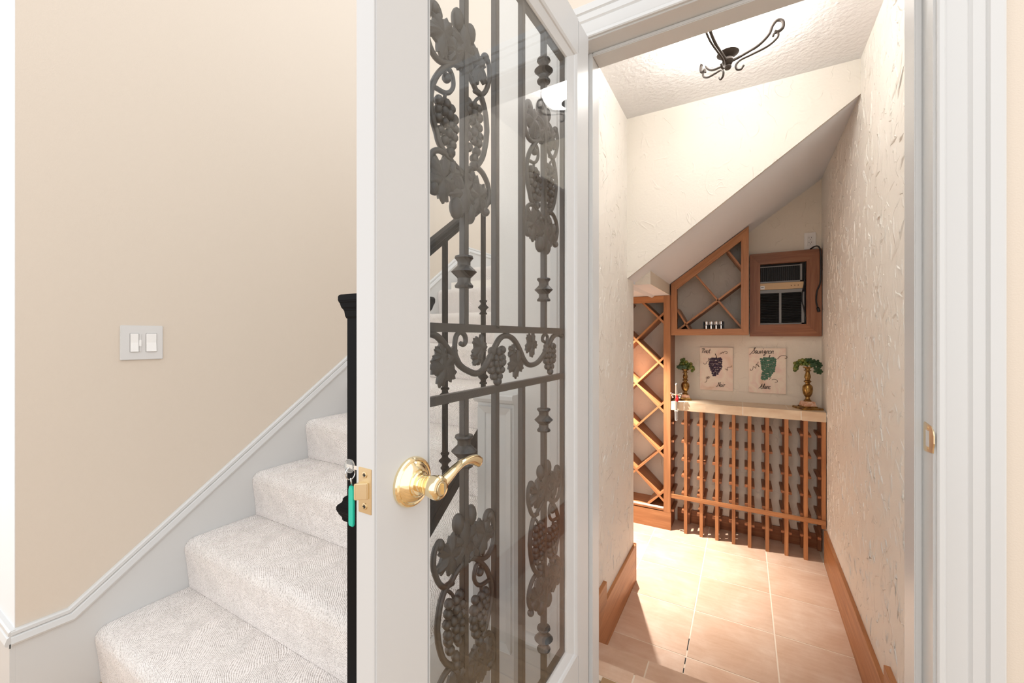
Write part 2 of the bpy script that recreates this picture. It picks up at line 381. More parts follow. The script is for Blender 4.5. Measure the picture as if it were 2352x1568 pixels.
# trowel ridges standing proud of the stucco, too many and too small to count
def ridges(wall, n, seed, uv, pos, lmax, wid, hgt, angs, ok=None):
    rnd = random.Random(seed); g = G()
    for _ in range(n):
        u0 = rnd.uniform(*uv[0]); v0 = rnd.uniform(*uv[1]); L = rnd.uniform(.012, lmax)*rnd.uniform(.35, 1)
        a = rnd.gauss(*rnd.choice(angs)); k = rnd.uniform(-9, 9)*(.05/max(L, .02)); w = wid*rnd.uniform(.5, 1.3); h = hgt*rnd.uniform(.35, 1.25)
        m_ = max(4, int(L/.012)); P = []; x, y, t = u0, v0, a
        for i in range(m_+1):
            P.append((x, y, t)); x += math.cos(t)*L/m_; y += math.sin(t)*L/m_; t += k*L/m_*.5 + rnd.uniform(-.12, .12)
        if ok and not all(ok(p[0], p[1]) for p in P): continue
        if not all(uv[0][0] <= p[0] <= uv[0][1] and uv[1][0] <= p[1] <= uv[1][1] for p in P): continue
        vs = []; fs = []; skew = rnd.uniform(-.55, .55)
        for i, (x, y, t) in enumerate(P):
            e = math.sin(math.pi*(i+.15)/(m_+.3))**.6; nx, ny = -math.sin(t), math.cos(t); ww = w*e*rnd.uniform(.7, 1.2)
            for q, hh in ((-1, -.0006), (skew, h*e*rnd.uniform(.6, 1.1)), (1, -.0006)): vs.append(pos(x+nx*ww*q, y+ny*ww*q, hh))
        for i in range(m_): fs += [(3*i, 3*i+1, 3*i+4, 3*i+3), (3*i+1, 3*i+2, 3*i+5, 3*i+4)]
        g.add(vs, fs)
    o = g.build('plaster_ridges', wall.data.materials[0], None, smooth='all'); o.parent = wall; o['kind'] = 'stuff'; o['label'] = 'raised trowel marks in the plaster'
W_ = bpy.data.objects
VERT = [(1.57, .35), (-1.57, .35), (1.1, .5), (2.1, .5), (0, 1.5)]; ANY = [(0, 1.6), (1.5, 1.0)]
ridges(W_['wall_closet_right'], 1900, 1, ((1.31, 3.28), (-.03, 2.42)), lambda a, c, h: (xr(a)-h, a, c), .13, .0034, .0046, VERT)
ridges(W_['wall_closet_left'], 900, 2, ((1.31, 2.50), (-.03, 2.42)), lambda a, c, h: (XL+h, a, c), .11, .0032, .0042, VERT + ANY)
ridges(W_['wall_bulkhead'], 190, 3, ((XL+.01, xr(2.35)-.01), (1.50, 2.43)), lambda a, c, h: (a, YB-h, c), .10, .0020, .0008, ANY, lambda a, c: c > soff(a)+.015)
ridges(W_['wall_closet_back'], 420, 4, ((-1.2, xr(3.5)-.01), (-.14, 2.2)), lambda a, c, h: (a, YK-h, c), .10, .0022, .0011, ANY, lambda a, c: c < soff(a)-.02)

# closet floor, step and threshold tiles: each tile a piece of its own
cf = thing('floor', 'peach ceramic tile floor of the wine closet', 'floor', (0, 2.6, ZF), kind='structure')
G().box(-1.75, .60, 1.40, YK+.05, ZF-.12, ZF-.0012).build('grout_bed', 'grout', cf)
xs = [-1.675, -1.313, -.952, -.590, -.2287, .1329, xr(2.5)-.004]; ys = [1.70, 2.0273, 2.3945, 2.763, 3.1371, 3.512]
gap = .0030
for i in range(len(xs)-1):
    for j in range(len(ys)-1):
        if xs[i+1] < XL and ys[j+1] < 2.45: continue
        a, b2, c2, d = xs[i]+gap, xs[i+1]-gap, ys[j]+gap, ys[j+1]-gap
        if xs[i] < XL and ys[j+1] < 2.45: a = max(a, XL+.002)
        G_ = G().box(-(b2-a)/2, (b2-a)/2, -(d-c2)/2, (d-c2)/2, -.008, 0).build('tile', 'tile', None, bevel=.0007)
        G_.parent = cf; G_.location = ((a+b2)/2, (c2+d)/2 - 2.6, 0)
for (y0, y1) in ((2.071, 2.157), (1.979, 2.02), (1.924, 1.954)):
    G().box(-.2318, -.2275, y0, y1, ZF-.004, ZF-.0008).build('grout_gap', 'dark_void', cf)
st = thing('trim_step', 'peach tiled step leading down into the closet', 'step', (0, 1.6, ZT), kind='structure')
G().box(XL, .45, 1.42, 1.744, ZF, ZT-.0015).box(XL, .45, 1.40, 1.482, ZT-.010, -.0015).build('step_core', 'grout', st)
def slabtile(x0, x1, y0, y1, z0, z1, par): G().box(x0+gap, x1-gap, y0+gap*.5, y1-gap*.5, z0, z1).build('tile', 'tile', par, bevel=.0007)
for x0, x1 in ((XL, -.339), (-.339, .022), (.022, .383), (.383, .448)):
    slabtile(x0, x1, 1.488, 1.748, ZT-.010, ZT, st); slabtile(x0, x1, 1.744, 1.752, ZF, ZT-.0105, st)
for x0, x1 in ((XL, -.337), (-.337, .024), (.024, .385), (.385, .448)):
    slabtile(x0, x1, 1.42, 1.488, -.010, 0, st); slabtile(x0, x1, 1.4825, 1.4915, ZT, -.0105, st)

# baseboards in the closet (cedar)
bb = thing('baseboard_left', 'reddish wooden stepped baseboard along the left stucco wall', 'baseboard', (XL, 2.1, ZF), kind='structure')
def ypoly_board(name, par, poly, x0, x1, grain):
    m, L = frame_axes((x0, poly[0][0], poly[0][1]), (x0, poly[0][0]+grain[0], poly[0][1]+grain[1]), (0, -grain[1], grain[0])); inv = m.inverted(); n = len(poly)
    A = [inv @ Vector((x0, y, z)) for y, z in poly]; B = [inv @ Vector((x1, y, z)) for y, z in poly]
    o = G().add(A+B, [tuple(range(n))[::-1], tuple(range(n, 2*n))] + [(i, (i+1) % n, n+(i+1) % n, n+i) for i in range(n)]).build(name, 'cedar', None, bevel=.0012)
    o.parent = par; o.matrix_local = wm(par).inverted() @ m
ypoly_board('board', bb, [(1.75, ZF), (2.506, ZF), (2.506, -.043), (1.75, -.043)], XL-.002, XL+.0145, (1, 0))
ypoly_board('board', bb, [(1.30, ZT), (1.745, ZT), (1.899, -.045), (1.899, .050), (1.30, .050)], XL-.002, XL+.017, (1, 0))
board('end_strip', 'cedar_dark', bb, (XL+.004, 2.512, ZF), (XL+.004, 2.512, -.040), .022, .012, (1,0,0))
bb = thing('baseboard_right', 'reddish wooden baseboard along the right stucco wall', 'baseboard', (xr(2.5), 2.4, ZF), kind='structure')
for (poly, dx) in (([(1.74, ZF), (3.29, ZF), (3.29, -.045), (1.74, -.045)], .015), ([(1.30, ZT), (1.75, ZT), (1.904, -.045), (1.904, .045), (1.30, .045)], .018)):
    o = None; g = G()
    A = [(xr(y)+.002, y, z) for y, z in poly]; B = [(xr(y)-dx, y, z) for y, z in poly]; n = len(poly)
    m, L = frame_axes((xr(poly[0][0]), poly[0][0], poly[0][1]), (xr(3.3), 3.3, poly[0][1]), (0,0,1)); inv = m.inverted()
    g.add([inv @ Vector(p) for p in A+B], [tuple(range(n))[::-1], tuple(range(n, 2*n))] + [(i, (i+1) % n, n+(i+1) % n, n+i) for i in range(n)])
    o = g.build('board', 'cedar', None, bevel=.0012); o.parent = bb; o.matrix_local = wm(bb).inverted() @ m
bb = board('baseboard_back', 'cedar_dark', None, (-.46, YK-.0075, ZF+.051), (xr(YK)-.003, YK-.0075, ZF+.051), .102, .015, (0,0,1))
struct(bb, 'dark reddish baseboard on the back wall behind the slatted rack', 'baseboard')

# door frame: jambs, stops, casing, strike plate
df = thing('trim_door_frame', 'white moulded door casing and jamb around the closet opening', 'door frame', (0, YW, 0), kind='structure')
G().box(XJR, XJR+.012, YH-.002, YC+.004, 0, ZH+.012).build('jamb', 'white_trim', df, bevel=.0012)
G().box(XJL-.012, XJL, YH-.002, YC+.004, 0, ZH+.012).build('jamb', 'white_trim', df, bevel=.0012)
G().box(XJL, XJR, YH-.002, YC+.004, ZH, ZH+.012).build('head_jamb', 'white_trim', df, bevel=.0012)
for x0, x1 in ((XJR-.0135, XJR), (XJL, XJL+.0135)):
    G().box(x0, x1, YS2, YC+.002, 0, ZH).build('stop', 'white_trim', df, bevel=.002)
G().box(XJL+.0135, XJR-.0135, YS2, YC+.002, ZH-.0118, ZH).build('head_stop', 'white_trim', df, bevel=.002)
prof = [(0, 0), (0, .009), (.003, .0115), (.010, .0115), (.013, .009), (.016, .0105), (.042, .0135), (.045, .0115), (.050, .0155), (.066, .0170), (.069, .0145), (.073, .0190), (.092, .0195), (.095, .017), (.095, 0)]
rv = .004
def casing_side(sgn, X):
    g = G(); g.prism(prof, lambda w, t: (X+sgn*(rv+w), YW-t, 0), lambda w, t: (X+sgn*(rv+w), YW-t, ZH+rv+w)); g.build('casing', 'white_trim', df, smooth=25)
casing_side(1, XJR); casing_side(-1, XJL)
G().prism(prof, lambda w, t: (XJL-rv-w, YW-t, ZH+rv+w), lambda w, t: (XJR+rv+w, YW-t, ZH+rv+w)).build('head_casing', 'white_trim', df, smooth=25)
g = G(); yz = [(1.178, .957), (1.222, .952), (1.227, .957), (1.227, 1.011), (1.222, 1.016), (1.184, 1.012), (1.176, 1.003), (1.172, .995), (1.172, .978), (1.176, .968)]
g.prism(yz, lambda a, c: (XJR-.0012, a, c), lambda a, c: (XJR+.001, a, c)); sp = g.build('strike_plate', 'brass_dull', df); sp['label'] = 'small brass strike plate'
G().box(XJR-.0018, XJR+.001, 1.196, 1.212, .966, 1.000).build('latch_hole', 'white_trim', sp if False else df)
for z in (.961, 1.006): G().lathe([(.0001, 0), (.003, .0002), (.003, .001)], 10, Matrix.Translation((XJR-.0022, 1.203, z)) @ Matrix.Rotation(R(90), 4, 'Y')).build('screw', 'brass_dull', df)
# base trim of the hall wall at the hinge side
struct(G().prism([(0, 0), (.016, 0), (.016, .205), (.020, .21), (.022, .222), (.014, .236), (.008, .246), (0, .248)], lambda t, z: (-.645, YW-t, z), lambda t, z: (XJL-.0985, YW-t, z)).build('baseboard_hall', 'white_trim', smooth=25), 'tall white baseboard between the casing and the panelled post', 'baseboard')
struct(G().prism([(0, 0), (.016, 0), (.016, .205), (.020, .21), (.022, .222), (.014, .236), (.008, .246), (0, .248)], lambda t, z: (XJR+.0985, YW-t, z), lambda t, z: (4, YW-t, z)).build('baseboard_hall_right', 'white_trim', smooth=25), 'tall white baseboard right of the closet casing', 'baseboard')

# ================================================================== STAIR
RISE, RUN, Y1 = .1935, .26, .525
stair = thing('carpeted_staircase', 'cream carpeted staircase rising behind the open glass door', 'staircase', (-1.35, Y1, 0))
def step_profile():
    rr = .036; pts = [(.012, -RISE*.999+.001), (.004, -RISE*.5)]
    for k in range(9):
        a = math.pi - k*math.pi/2/8; pts.append((-.004+rr+rr*math.cos(a), -rr+rr*math.sin(a)))
    pts += [(.14, .0015), (RUN+.016, 0), (RUN+.016, -RISE)]
    return pts
sp_ = step_profile(); step0 = None
for k in range(1, 10):
    last = (k == 9)
    if step0 is None or last:
        pr_ = sp_ if not last else [p for p in sp_ if p[0] < .2] + [(1.14, 0), (1.14, -.19)]
        n = len(pr_); g = G(); NX = 2
        g.prism(pr_, lambda a, c: (XS+.014, a, c), lambda a, c: (XP if not last else -.6, a, c))
        o = g.build('step' if not last else 'landing', 'carpet', None, smooth=50)
        if not last: step0 = o
        o.parent = stair; o.location = (1.35, (k-1)*RUN, k*RISE)
    else: put(step0, 'step', stair, Matrix.Translation((1.35, (k-1)*RUN, k*RISE)))
# open-side stringer and side panel
g = G(); pts = [(Y1-.012, 0)]
for k in range(1, 4):
    pts += [(Y1-.012+(k-1)*RUN, k*RISE-.003), (Y1-.012+k*RUN, k*RISE-.003)] if k < 3 else [(Y1-.012+2*RUN, 3*RISE-.003), (1.179, 3*RISE-.003)]
pts += [(1.179, 0)]
struct(G().prism(pts, lambda a, c: (XP+.0008, a, c), lambda a, c: (XP+.018, a, c)).build('trim_stringer', 'white_trim'), 'white painted side panel under the open edge of the stairs', 'trim')
# wall skirt and its cap moulding
def top_line(y): return .299 if y <= .459 else min(.299 + (y-.459)*.7218, 1.935)
struct(G().prism([(.3452, 0), (3.75, 0), (3.75, 1.90), (2.726, 1.90), (.459, .262), (.3452, .262)], lambda a, c: (XS-.001, a, c), lambda a, c: (XS+.013, a, c)).build('trim_skirt', 'white_trim'), 'white skirt board rising along the stair wall', 'trim')
def moulding(name, path, cap, label, axis):
    """cap: (height below the path line, thickness) profile swept along a bent path in the wall plane, mitred"""
    pts = [Vector((p[0], p[1])) for p in path]; n = len(cap); g = G(); vs = []
    for i, p in enumerate(pts):
        d0 = (pts[i]-pts[i-1]).normalized() if i > 0 else (pts[1]-pts[0]).normalized()
        d1 = (pts[i+1]-pts[i]).normalized() if i < len(pts)-1 else d0
        n0 = Vector((-d0.y, d0.x)); n1 = Vector((-d1.y, d1.x)); bis = (n0+n1).normalized(); k = 1/max(.3, bis.dot(n0))
        for hh, t in cap:
            q = p - bis*k*hh; vs.append(axis(q.x, q.y, t))
    fs = []
    for i in range(len(pts)-1):
        for k in range(n): fs.append((i*n+k, i*n+(k+1) % n, (i+1)*n+(k+1) % n, (i+1)*n+k))
    fs += [tuple(range(n)), tuple((len(pts)-1)*n+k for k in range(n))]
    return struct(g.add(vs, fs).build(name, 'white_trim', smooth=22), label, 'trim')
cap = [(0, 0), (0, .010), (.004, .014), (.013, .015), (.016, .011), (.020, .017), (.036, .022), (.042, .020), (.046, .014), (.052, .0135), (.052, 0)]
moulding('trim_skirt_cap', [(.336, .301), (.459, .299), (2.726, 1.935), (3.75, 1.937)], cap, 'white cap moulding on top of the stair skirt board', lambda y, z, t: (XS+t, y, z))
moulding('trim_corner_cap', [(-4.5, .301), (XS+.012, .301)], cap, 'white cap moulding on the corner wall at far left', lambda x, z, t: (x, .345-t, z))
struct(G().box(-4.5, XS+.012, .333, .3455, 0, .262).build('baseboard_corner', 'white_trim'), 'white baseboard of the corner wall at far left', 'baseboard')

# iron railing
XN = -.80; YN = .764
rl = thing('stair_railing', 'black iron stair railing with square newel post behind the glass door', 'railing', (XN, YN, 0))
nw = G().lathe([(.071, RISE*.9), (.071, 1.268)], sq=True, mat=Matrix.Translation((XN, YN, 0))).build('newel_post', 'rail_black', rl, bevel=.003)
mt = Matrix.Translation((XN, YN, 0))
G().lathe([(.071, 1.245), (.074, 1.252), (.076, 1.268), (.080, 1.272), (.083, 1.285), (.086, 1.290), (.086, 1.304), (.083, 1.307)], sq=True, mat=mt).build('newel_cap', 'rail_black', nw, bevel=.002)
G().lathe([(.072, .800), (.078, .797), (.078, .788), (.081, .784), (.089, .778), (.089, .766), (.086, .762), (.084, .754), (.079, .750), (.079, .740), (.073, .736)], sq=True, mat=mt).build('newel_collar', 'rail_black', nw, bevel=.002)
def hz(y): return 1.470 + (y-.916)*.744
hp = [(-.021, 0), (-.021, -.010), (-.016, -.014), (-.016, -.026), (.016, -.026), (.016, -.014), (.021, -.010), (.021, 0), (.014, .005), (-.014, .005)]
path = [(YN, 1.30), (YN, 1.36), (YN+.02, 1.395), (YN+.06, 1.405), (.87, hz(.87)), (1.36, hz(1.36))]
g = G(); n = len(hp); vs = []; pv = [Vector((0, y, z)) for y, z in path]
for i, p in enumerate(pv):
    d = (pv[min(i+1, len(pv)-1)] - pv[max(i-1, 0)]).normalized(); up = Vector((0, -d.z, d.y))
    for a, c2 in hp: vs.append(Vector((XN+a, p.y, p.z)) + up*c2)
fs = [(i*n+k, i*n+(k+1) % n, (i+1)*n+(k+1) % n, (i+1)*n+k) for i in range(len(pv)-1) for k in range(n)] + [tuple(range(n)), tuple((len(pv)-1)*n+k for k in range(n))]
g.add(vs, fs).build('handrail', 'rail_black', rl, smooth=30)
def bz(y): return .714 + .744*(y-.93) - .055
m_, L_ = frame_axes((XN, YN+.06, bz(YN+.06)), (XN, 1.36, bz(1.36)), (1,0,0))
G().add([m_ @ Vector(p) for p in ((-.016,-.018,0),(.016,-.018,0),(.016,.018,0),(-.016,.018,0),(-.016,-.018,L_),(.016,-.018,L_),(.016,.018,L_),(-.016,.018,L_))],
        [(3,2,1,0),(4,5,6,7),(0,1,5,4),(1,2,6,5),(2,3,7,6),(3,0,4,7)]).build('bottom_rail', 'rail_black', rl, bevel=.002)
kn = [(.0065, -.026), (.013, -.025), (.014, -.021), (.0095, -.016), (.010, -.010), (.016, -.004), (.0195, 0), (.016, .004), (.010, .010), (.0095, .016), (.014, .021), (.013, .025), (.0065, .026)]
for y, kz in ((.996, (.82, 1.02)), (1.209, (1.305, 1.06))):
    bl = G().box(XN-.0065, XN+.0065, y-.0065, y+.0065, bz(y)+.01, hz(y)-.025).build('baluster', 'rail_black', rl)
    for z in kz: G().lathe(kn, 14, Matrix.Translation((XN, y, z))).build('knuckle', 'rail_black', bl, smooth=40)
# panelled white post at the end of the hall wall
pp = thing('trim_panelled_post', 'short white panelled post at the foot of the hall wall', 'post', (-.70, 1.15, 0), kind='structure')
G().box(-.768, -.632, 1.13, 1.18, 0, .985).build('post_body', 'white_trim', pp)
def frame_face(x0, x1, z0, z1, w, y, dep):
    for poly in ([(x0, z1), (x1, z1), (x1-w, z1-w), (x0+w, z1-w)], [(x0, z0), (x0, z1), (x0+w, z1-w), (x0+w, z0+w)],
                 [(x1, z1), (x1, z0), (x1-w, z0+w), (x1-w, z1-w)], [(x0, z0), (x0+w, z0+w), (x1-w, z0+w), (x1, z0)]):
        g = G(); A = []; 
        n = 4; out = [0, 1] if poly is None else None
        P = [(x, y-dep if (abs(x-x0) < 1e-6 or abs(x-x1) < 1e-6 or abs(z-z1) < 1e-6 or abs(z-z0) < 1e-6) else y-dep*.25, z) for x, z in poly]
        Q = [(x, y+.001, z) for x, z in poly]
        g.add(P+Q, [(0,1,2,3), (7,6,5,4)] + [(i, (i+1) % 4, 4+(i+1) % 4, 4+i) for i in range(4)]).build('panel_mould', 'white_trim', pp)
frame_face(-.762, -.638, .20, .975, .022, 1.13, .012)
G().prism([(0, 0), (.014, .006), (.020, .016), (.020, .028), (.016, .032), (-.05, .032), (-.05, 0)], lambda t, z: (-.775, 1.13-t, .985+z), lambda t, z: (-.627, 1.13-t, .985+z)).build('post_cap', 'white_trim', pp)

# light switch on the stair wall
sw = thing('light_switch', 'white double light switch plate on the beige stair wall', 'switch', (XS, .6525, 1.18))
G().box(XS-.001, XS+.006, .590, .715, 1.116, 1.243).build('plate', 'plate_white', sw, bevel=.002)
def rock(y0, y1, z0, z1, name):
    G().box(XS+.004, XS+.0068, y0-.0015, y1+.0015, z0-.0015, z1+.0015).build(name+'_bezel', 'plate_white', sw, bevel=.0008)
    g = G(); g.prism([(XS+.005, z0), (XS+.0105, z0), (XS+.0078, (z0+z1)/2), (XS+.0095, z1), (XS+.005, z1)], lambda x, z: (x, y0, z), lambda x, z: (x, y1, z)); return g.build(name, 'white_plastic', sw, bevel=.0006)
rock(.664, .694, 1.146, 1.213, 'rocker')
rock(.618, .641, 1.146, 1.213, 'dimmer_paddle')
G().box(XS+.0055, XS+.0085, .6425, .6480, 1.147, 1.212).build('dimmer_track', 'plate_white', sw)
G().box(XS+.006, XS+.011, .6422, .6485, 1.166, 1.190).build('dimmer_slider', 'white_plastic', sw, bevel=.0006)

# ================================================================== DOOR
DA = R(1.3)
door = thing('door_1', 'open white door with a glass pane over a black iron grapevine grille', 'door', (-.4027, .3635, 0), -DA, kind='structure')
# local axes: x = towards the viewer's side (0 = closet face, -.038 = hall face), y = along the width from the latch edge, z up
DT, DW, Z0, Z1 = .038, .7635, .012, 2.056
GY0, GY1, GZ0, GZ1 = .098, .685, .344, 1.964
G().box(-DT, 0, 0, GY0, Z0, Z1).build('stile', 'door_white', door, local=True, bevel=.0025)
G().box(-DT, 0, GY1, DW, Z0, Z1).build('stile', 'door_white', door, local=True, bevel=.0025)
G().box(-DT, 0, GY0, GY1, Z0, GZ0).build('bottom_rail', 'door_white', door, local=True, bevel=.0006)
G().box(-DT, 0, GY0, GY1, GZ1, Z1).build('top_rail', 'door_white', door, local=True, bevel=.0006)
# glazing bead, sloping into the opening, closet side and hall side
bp = [(0, .0), (0, .002), (.006, .002), (.012, -.001), (.014, -.004), (.026, -.008), (.034, -.011), (.036, -.014), (.036, -.016), (0, -.016)]
bw = .038
def bead(side, flip):
    fx = (lambda t: t-.001) if not flip else (lambda t: -DT-t+.001)
    if side == 'L': A = lambda w, t: (fx(t), GY0+w*.2, GZ0+w); B = lambda w, t: (fx(t), GY0+w*.2, GZ1-w)
    if side == 'R': A = lambda w, t: (fx(t), GY1-w*1.45, GZ0+w); B = lambda w, t: (fx(t), GY1-w*1.45, GZ1-w)
    if side == 'B': A = lambda w, t: (fx(t), GY0+w*.2, GZ0+w); B = lambda w, t: (fx(t), GY1-w*1.45, GZ0+w)
    if side == 'T': A = lambda w, t: (fx(t), GY0+w*.2, GZ1-w); B = lambda w, t: (fx(t), GY1-w*1.45, GZ1-w)
    G().prism(bp, A, B).build('glazing_bead', 'door_white', door, local=True)
for s_ in 'LRBT': bead(s_, False)
G().box(-.0165, -.0125, GY0+.004, GY1-.05, GZ0+.030, GZ1-.030).build('glass_pane', 'pane_glass', door, local=True)['label'] = 'clear glass pane'
# --- iron grille
gr = bpy.data.objects.new('iron_grille', None); COL.objects.link(gr); gr.parent = door; gr.location = (-.0265, 0, 0); gr['label'] = 'black iron grapevine grille'
bwid, bdep = .0125, .0125
def bar(name, y0, y1, z0, z1): return G().box(-bdep/2, bdep/2, y0, y1, z0, z1).build(name, 'black_iron', gr, local=True, bevel=.001)
FZ0, FZ1 = .372, 1.936; SCOL = (.2165, .5285); SPL = (.316, .421)
bar('frame_bar', .098, .116, FZ0-.012, FZ1+.012); bar('frame_bar', .634, .662, FZ0-.012, FZ1+.012)
bar('frame_bar', .116, .634, FZ1-.012, FZ1+.016); bar('frame_bar', .116, .634, FZ0-.016, FZ0+.012)
for z in (1.2155, 1.099): bar('cross_bar', .110, .640, z-.0072, z+.0072)
for s_ in SCOL + SPL: bar('upright', s_-bwid/2, s_+bwid/2, 1.2155, FZ1); bar('upright', s_-bwid/2, s_+bwid/2, FZ0, 1.099)
mmv = lambda p, x=0: (x, p[0]/1000, p[1]/1000)
scrolls = {
 'C': ([(-70,122),(-64,132),(-72,142),(-84,138),(-91,118),(-96,93),(-90,72),(-76,60),(-56,61),(-30,74),(0,84)], 4.3),
 'loop': ([(55,134),(63,143),(74,138),(79,124),(78,105),(66,78),(51,64),(36,64),(25,72),(0,84)], 4.2),
 'ovalL': ([(0,86),(-20,82),(-49,58),(-71,32),(-84,4),(-86,-22),(-81,-41),(-72,-59),(-66,-72),(-51,-84),(-35,-92),(0,-104)], 4.6),
 'ovalR': ([(30,60),(48,62),(63,42),(70,11),(69,-5),(66,-22),(56,-50),(38,-73),(13,-88),(0,-98)], 4.6),
 'archL': ([(-70,-146),(-76,-156),(-88,-152),(-93,-130),(-90,-110),(-82,-95),(-68,-86),(-49,-85),(-35,-92),(0,-106)], 4.3),
 'archR': ([(0,-102),(21,-84),(38,-77),(56,-80),(72,-94),(77,-114),(71,-133),(60,-146),(66,-154)], 4.3),
 'curl': ([(-80,9),(-73,11),(-53,14),(-39,22),(-30,36),(-31,50),(-38,58),(-48,56),(-54,46)], 3.4),
 'stemL': ([(-50,15),(-52,4),(-50,-10)], 2.8), 'stemR': ([(46,56),(34,44),(26,30)], 2.8),
}
def sph_noise(a): return a
def leafgeo(g, cx, cz, r, ang, aspect=1.0, th=.0045, lobes=5):
    n = 60; out = []
    for i in range(n):
        t = 2*math.pi*i/n
        rr = r*(.52 + .36*abs(math.cos(lobes*t/2))**.8 + (.10 if i % 3 == 0 else (-.04 if i % 3 == 1 else .02)))*(1-.12*math.cos(t))
        if i == n//2: rr *= .55
        x, z = rr*math.cos(t), rr*math.sin(t)*aspect
        out.append((cx + x*math.cos(ang) - z*math.sin(ang), cz + x*math.sin(ang) + z*math.cos(ang)))
    mid = [((x+cx)/2, (z+cz)/2) for x, z in out]
    vs = [(th*.25, x, z) for x, z in out] + [(th*(1.0+.35*math.cos(lobes*2*math.pi*i/n)), x, z) for i, (x, z) in enumerate(mid)] + [(th*.9, cx, cz)] + [(-th*.6, x, z) for x, z in out] + [(-th*.6, cx, cz)]
    fs = []
    for i in range(n):
        j = (i+1) % n
        fs += [(i, j, n+j, n+i), (n+i, n+j, 2*n), (2*n+1+j, 2*n+1+i, 3*n+1), (j, i, 2*n+1+i, 2*n+1+j)]
    g.add(vs, fs)
def bunchgeo(g, x0, z0, x1, z1, w, r, rows):
    for k in range(rows):
        t = k/(rows-1); cx = x0+(x1-x0)*t; cz = z0+(z1-z0)*t
        hw = w*(math.sin(math.pi*min(.98, .28+.72*t))**.8); m_ = max(1, int(round(2*hw/(1.5*r))))
        for j in range(m_):
            q = 0 if m_ == 1 else -1+2*j/(m_-1)
            g.ball((r*.35*(1-abs(q))+random.uniform(-.001,.001), cx+q*(hw-r*.4), cz+random.uniform(-.002,.002)), r*random.uniform(.95,1.1), 8, 5)
orn = []
for nm, (pts, r) in scrolls.items():
    P = spline([mmv(p) for p in pts], 5); nn = len(P)
    rr = [r*1.15/1000*(1.0 if i > 3 else .75+.08*i) for i in range(nn)]
    orn.append(('scroll', G().tube(P, rr, 8)))
for a in ((-58,108,34,2.2), (40,112,31,.7), (-2,118,34,1.57), (-60,-128,36,3.6), (40,-128,34,-.6), (-4,-136,36,-1.57), (-28,96,24,3.0), (20,-108,24,.2), (-34,-112,25,2.8)):
    g = G(); leafgeo(g, a[0]/1000, a[1]/1000, a[2]*1.18/1000, a[3], 1.0, .006); orn.append(('leaf', g))
for (x0,z0,x1,z1,w,r,n) in ((-.050,-.004,-.042,-.080,.024,.0085,6), (.026,.030,.026,-.078,.023,.0085,8)):
    g = G(); bunchgeo(g, x0,z0,x1,z1,w,r,n); orn.append(('grape_bunch', g))
g = G()
for c2 in ((-78,134,9),(64,139,9),(-47,41,8),(-79,-149,10),(66,-150,8)): g.ball(mmv(c2), (.008, c2[2]/1000, c2[2]/1000), 12, 8)
for c2 in ((-19,156,13,19),(17,154,12,18),(-22,-166,15,20),(15,-166,14,19)): g.ball(mmv(c2), (.010, c2[2]/1000, c2[3]/1000), 12, 8)
g.ball((0,0,.130), (.009,.016,.034), 12, 8); g.ball((0,0,-.145), (.009,.017,.036), 12, 8)
orn.append(('bud', g))
first = {}
kprof = [(.0062,-.028),(.0155,-.0275),(.0165,-.024),(.0115,-.018),(.0115,-.011),(.0165,-.006),(.0225,0),(.0165,.006),(.0115,.011),(.0115,.018),(.0165,.024),(.0155,.0275),(.0062,.028)]
built = [(nm, gg.build(nm, 'black_iron', gr, local=True, smooth=('all' if nm != 'leaf' else 50))) for nm, gg in orn]
first_used = False
for s_ in SCOL:
    for (zc, mir) in ((1.585, 1), (.727, -1)):
        mtx = Matrix.Translation((0, s_, zc)) @ Matrix.Diagonal((1, mir, 1, 1))
        for nm, o in built:
            if not first_used: o.matrix_local = mtx
            else: put(o, nm, gr, mtx)
        first_used = True
kob = None
for s_ in SCOL:
    for z in (1.838, 1.3135, 1.002, .478):
        mtx = Matrix.Translation((0, s_, z))
        if kob is None: kob = G().lathe(kprof, 16).build('knuckle', 'black_iron', gr, local=True, smooth=40); kob.matrix_local = mtx
        else: put(kob, 'knuckle', gr, mtx)
# vine band between the cross bars
c0 = Vector((0, .367, 1.156))
def vine(pts, r): G().tube([p + c0 for p in spline([mmv(q) for q in pts], 5)], r/1000, 8).build('vine', 'black_iron', gr, local=True, smooth='all')
vine([(-255,50),(-245,50),(-229,48),(-214,41),(-197,26),(-180,11),(-160,-6),(-138,-16),(-115,-22),(-94,-17),(-75,0),(-56,21),(-35,41),(-10,47),(17,40),(40,22),(61,-3),(79,-16),(105,-19),(134,-13),(164,4),(190,26),(212,44),(240,51),(264,47)], 6.0)
vine([(-160,-6),(-174,14),(-176,32),(-172,46),(-162,52),(-150,48),(-146,38),(-152,31),(-161,33)], 4.4)
vine([(170,8),(177,31),(182,44),(169,51),(156,44),(156,36),(167,32)], 4.0)
vine([(-10,46),(-8,58)], 6)
def put_leaf(cx, cz, r, ang, asp=1):
    g = G(); leafgeo(g, cx/1000, cz/1000, r/1000, ang, asp); g.v = [(v[0], v[1]+c0.y, v[2]+c0.z) for v in g.v]; g.build('leaf', 'black_iron', gr, local=True, smooth=50)
put_leaf(-203, -4, 42, -1.9, .9); put_leaf(-212, 14, 22, 2.2); put_leaf(-103, 26, 30, 1.2, .85); put_leaf(-112, 5, 17, -1.0)
put_leaf(30, -12, 38, -1.6, .95); put_leaf(14, 14, 18, 2.4); put_leaf(100, 30, 31, 1.1, .95)
for (x0,z0,x1,z1,w,n) in ((-.045,.017,-.049,-.044,.026,6), (.196,.022,.189,-.040,.027,6)):
    g = G(); bunchgeo(g, x0,z0,x1,z1,w,.0085,n); g.v = [(v[0], v[1]+c0.y, v[2]+c0.z) for v in g.v]; g.build('grape_bunch', 'black_iron', gr, local=True, smooth='all')
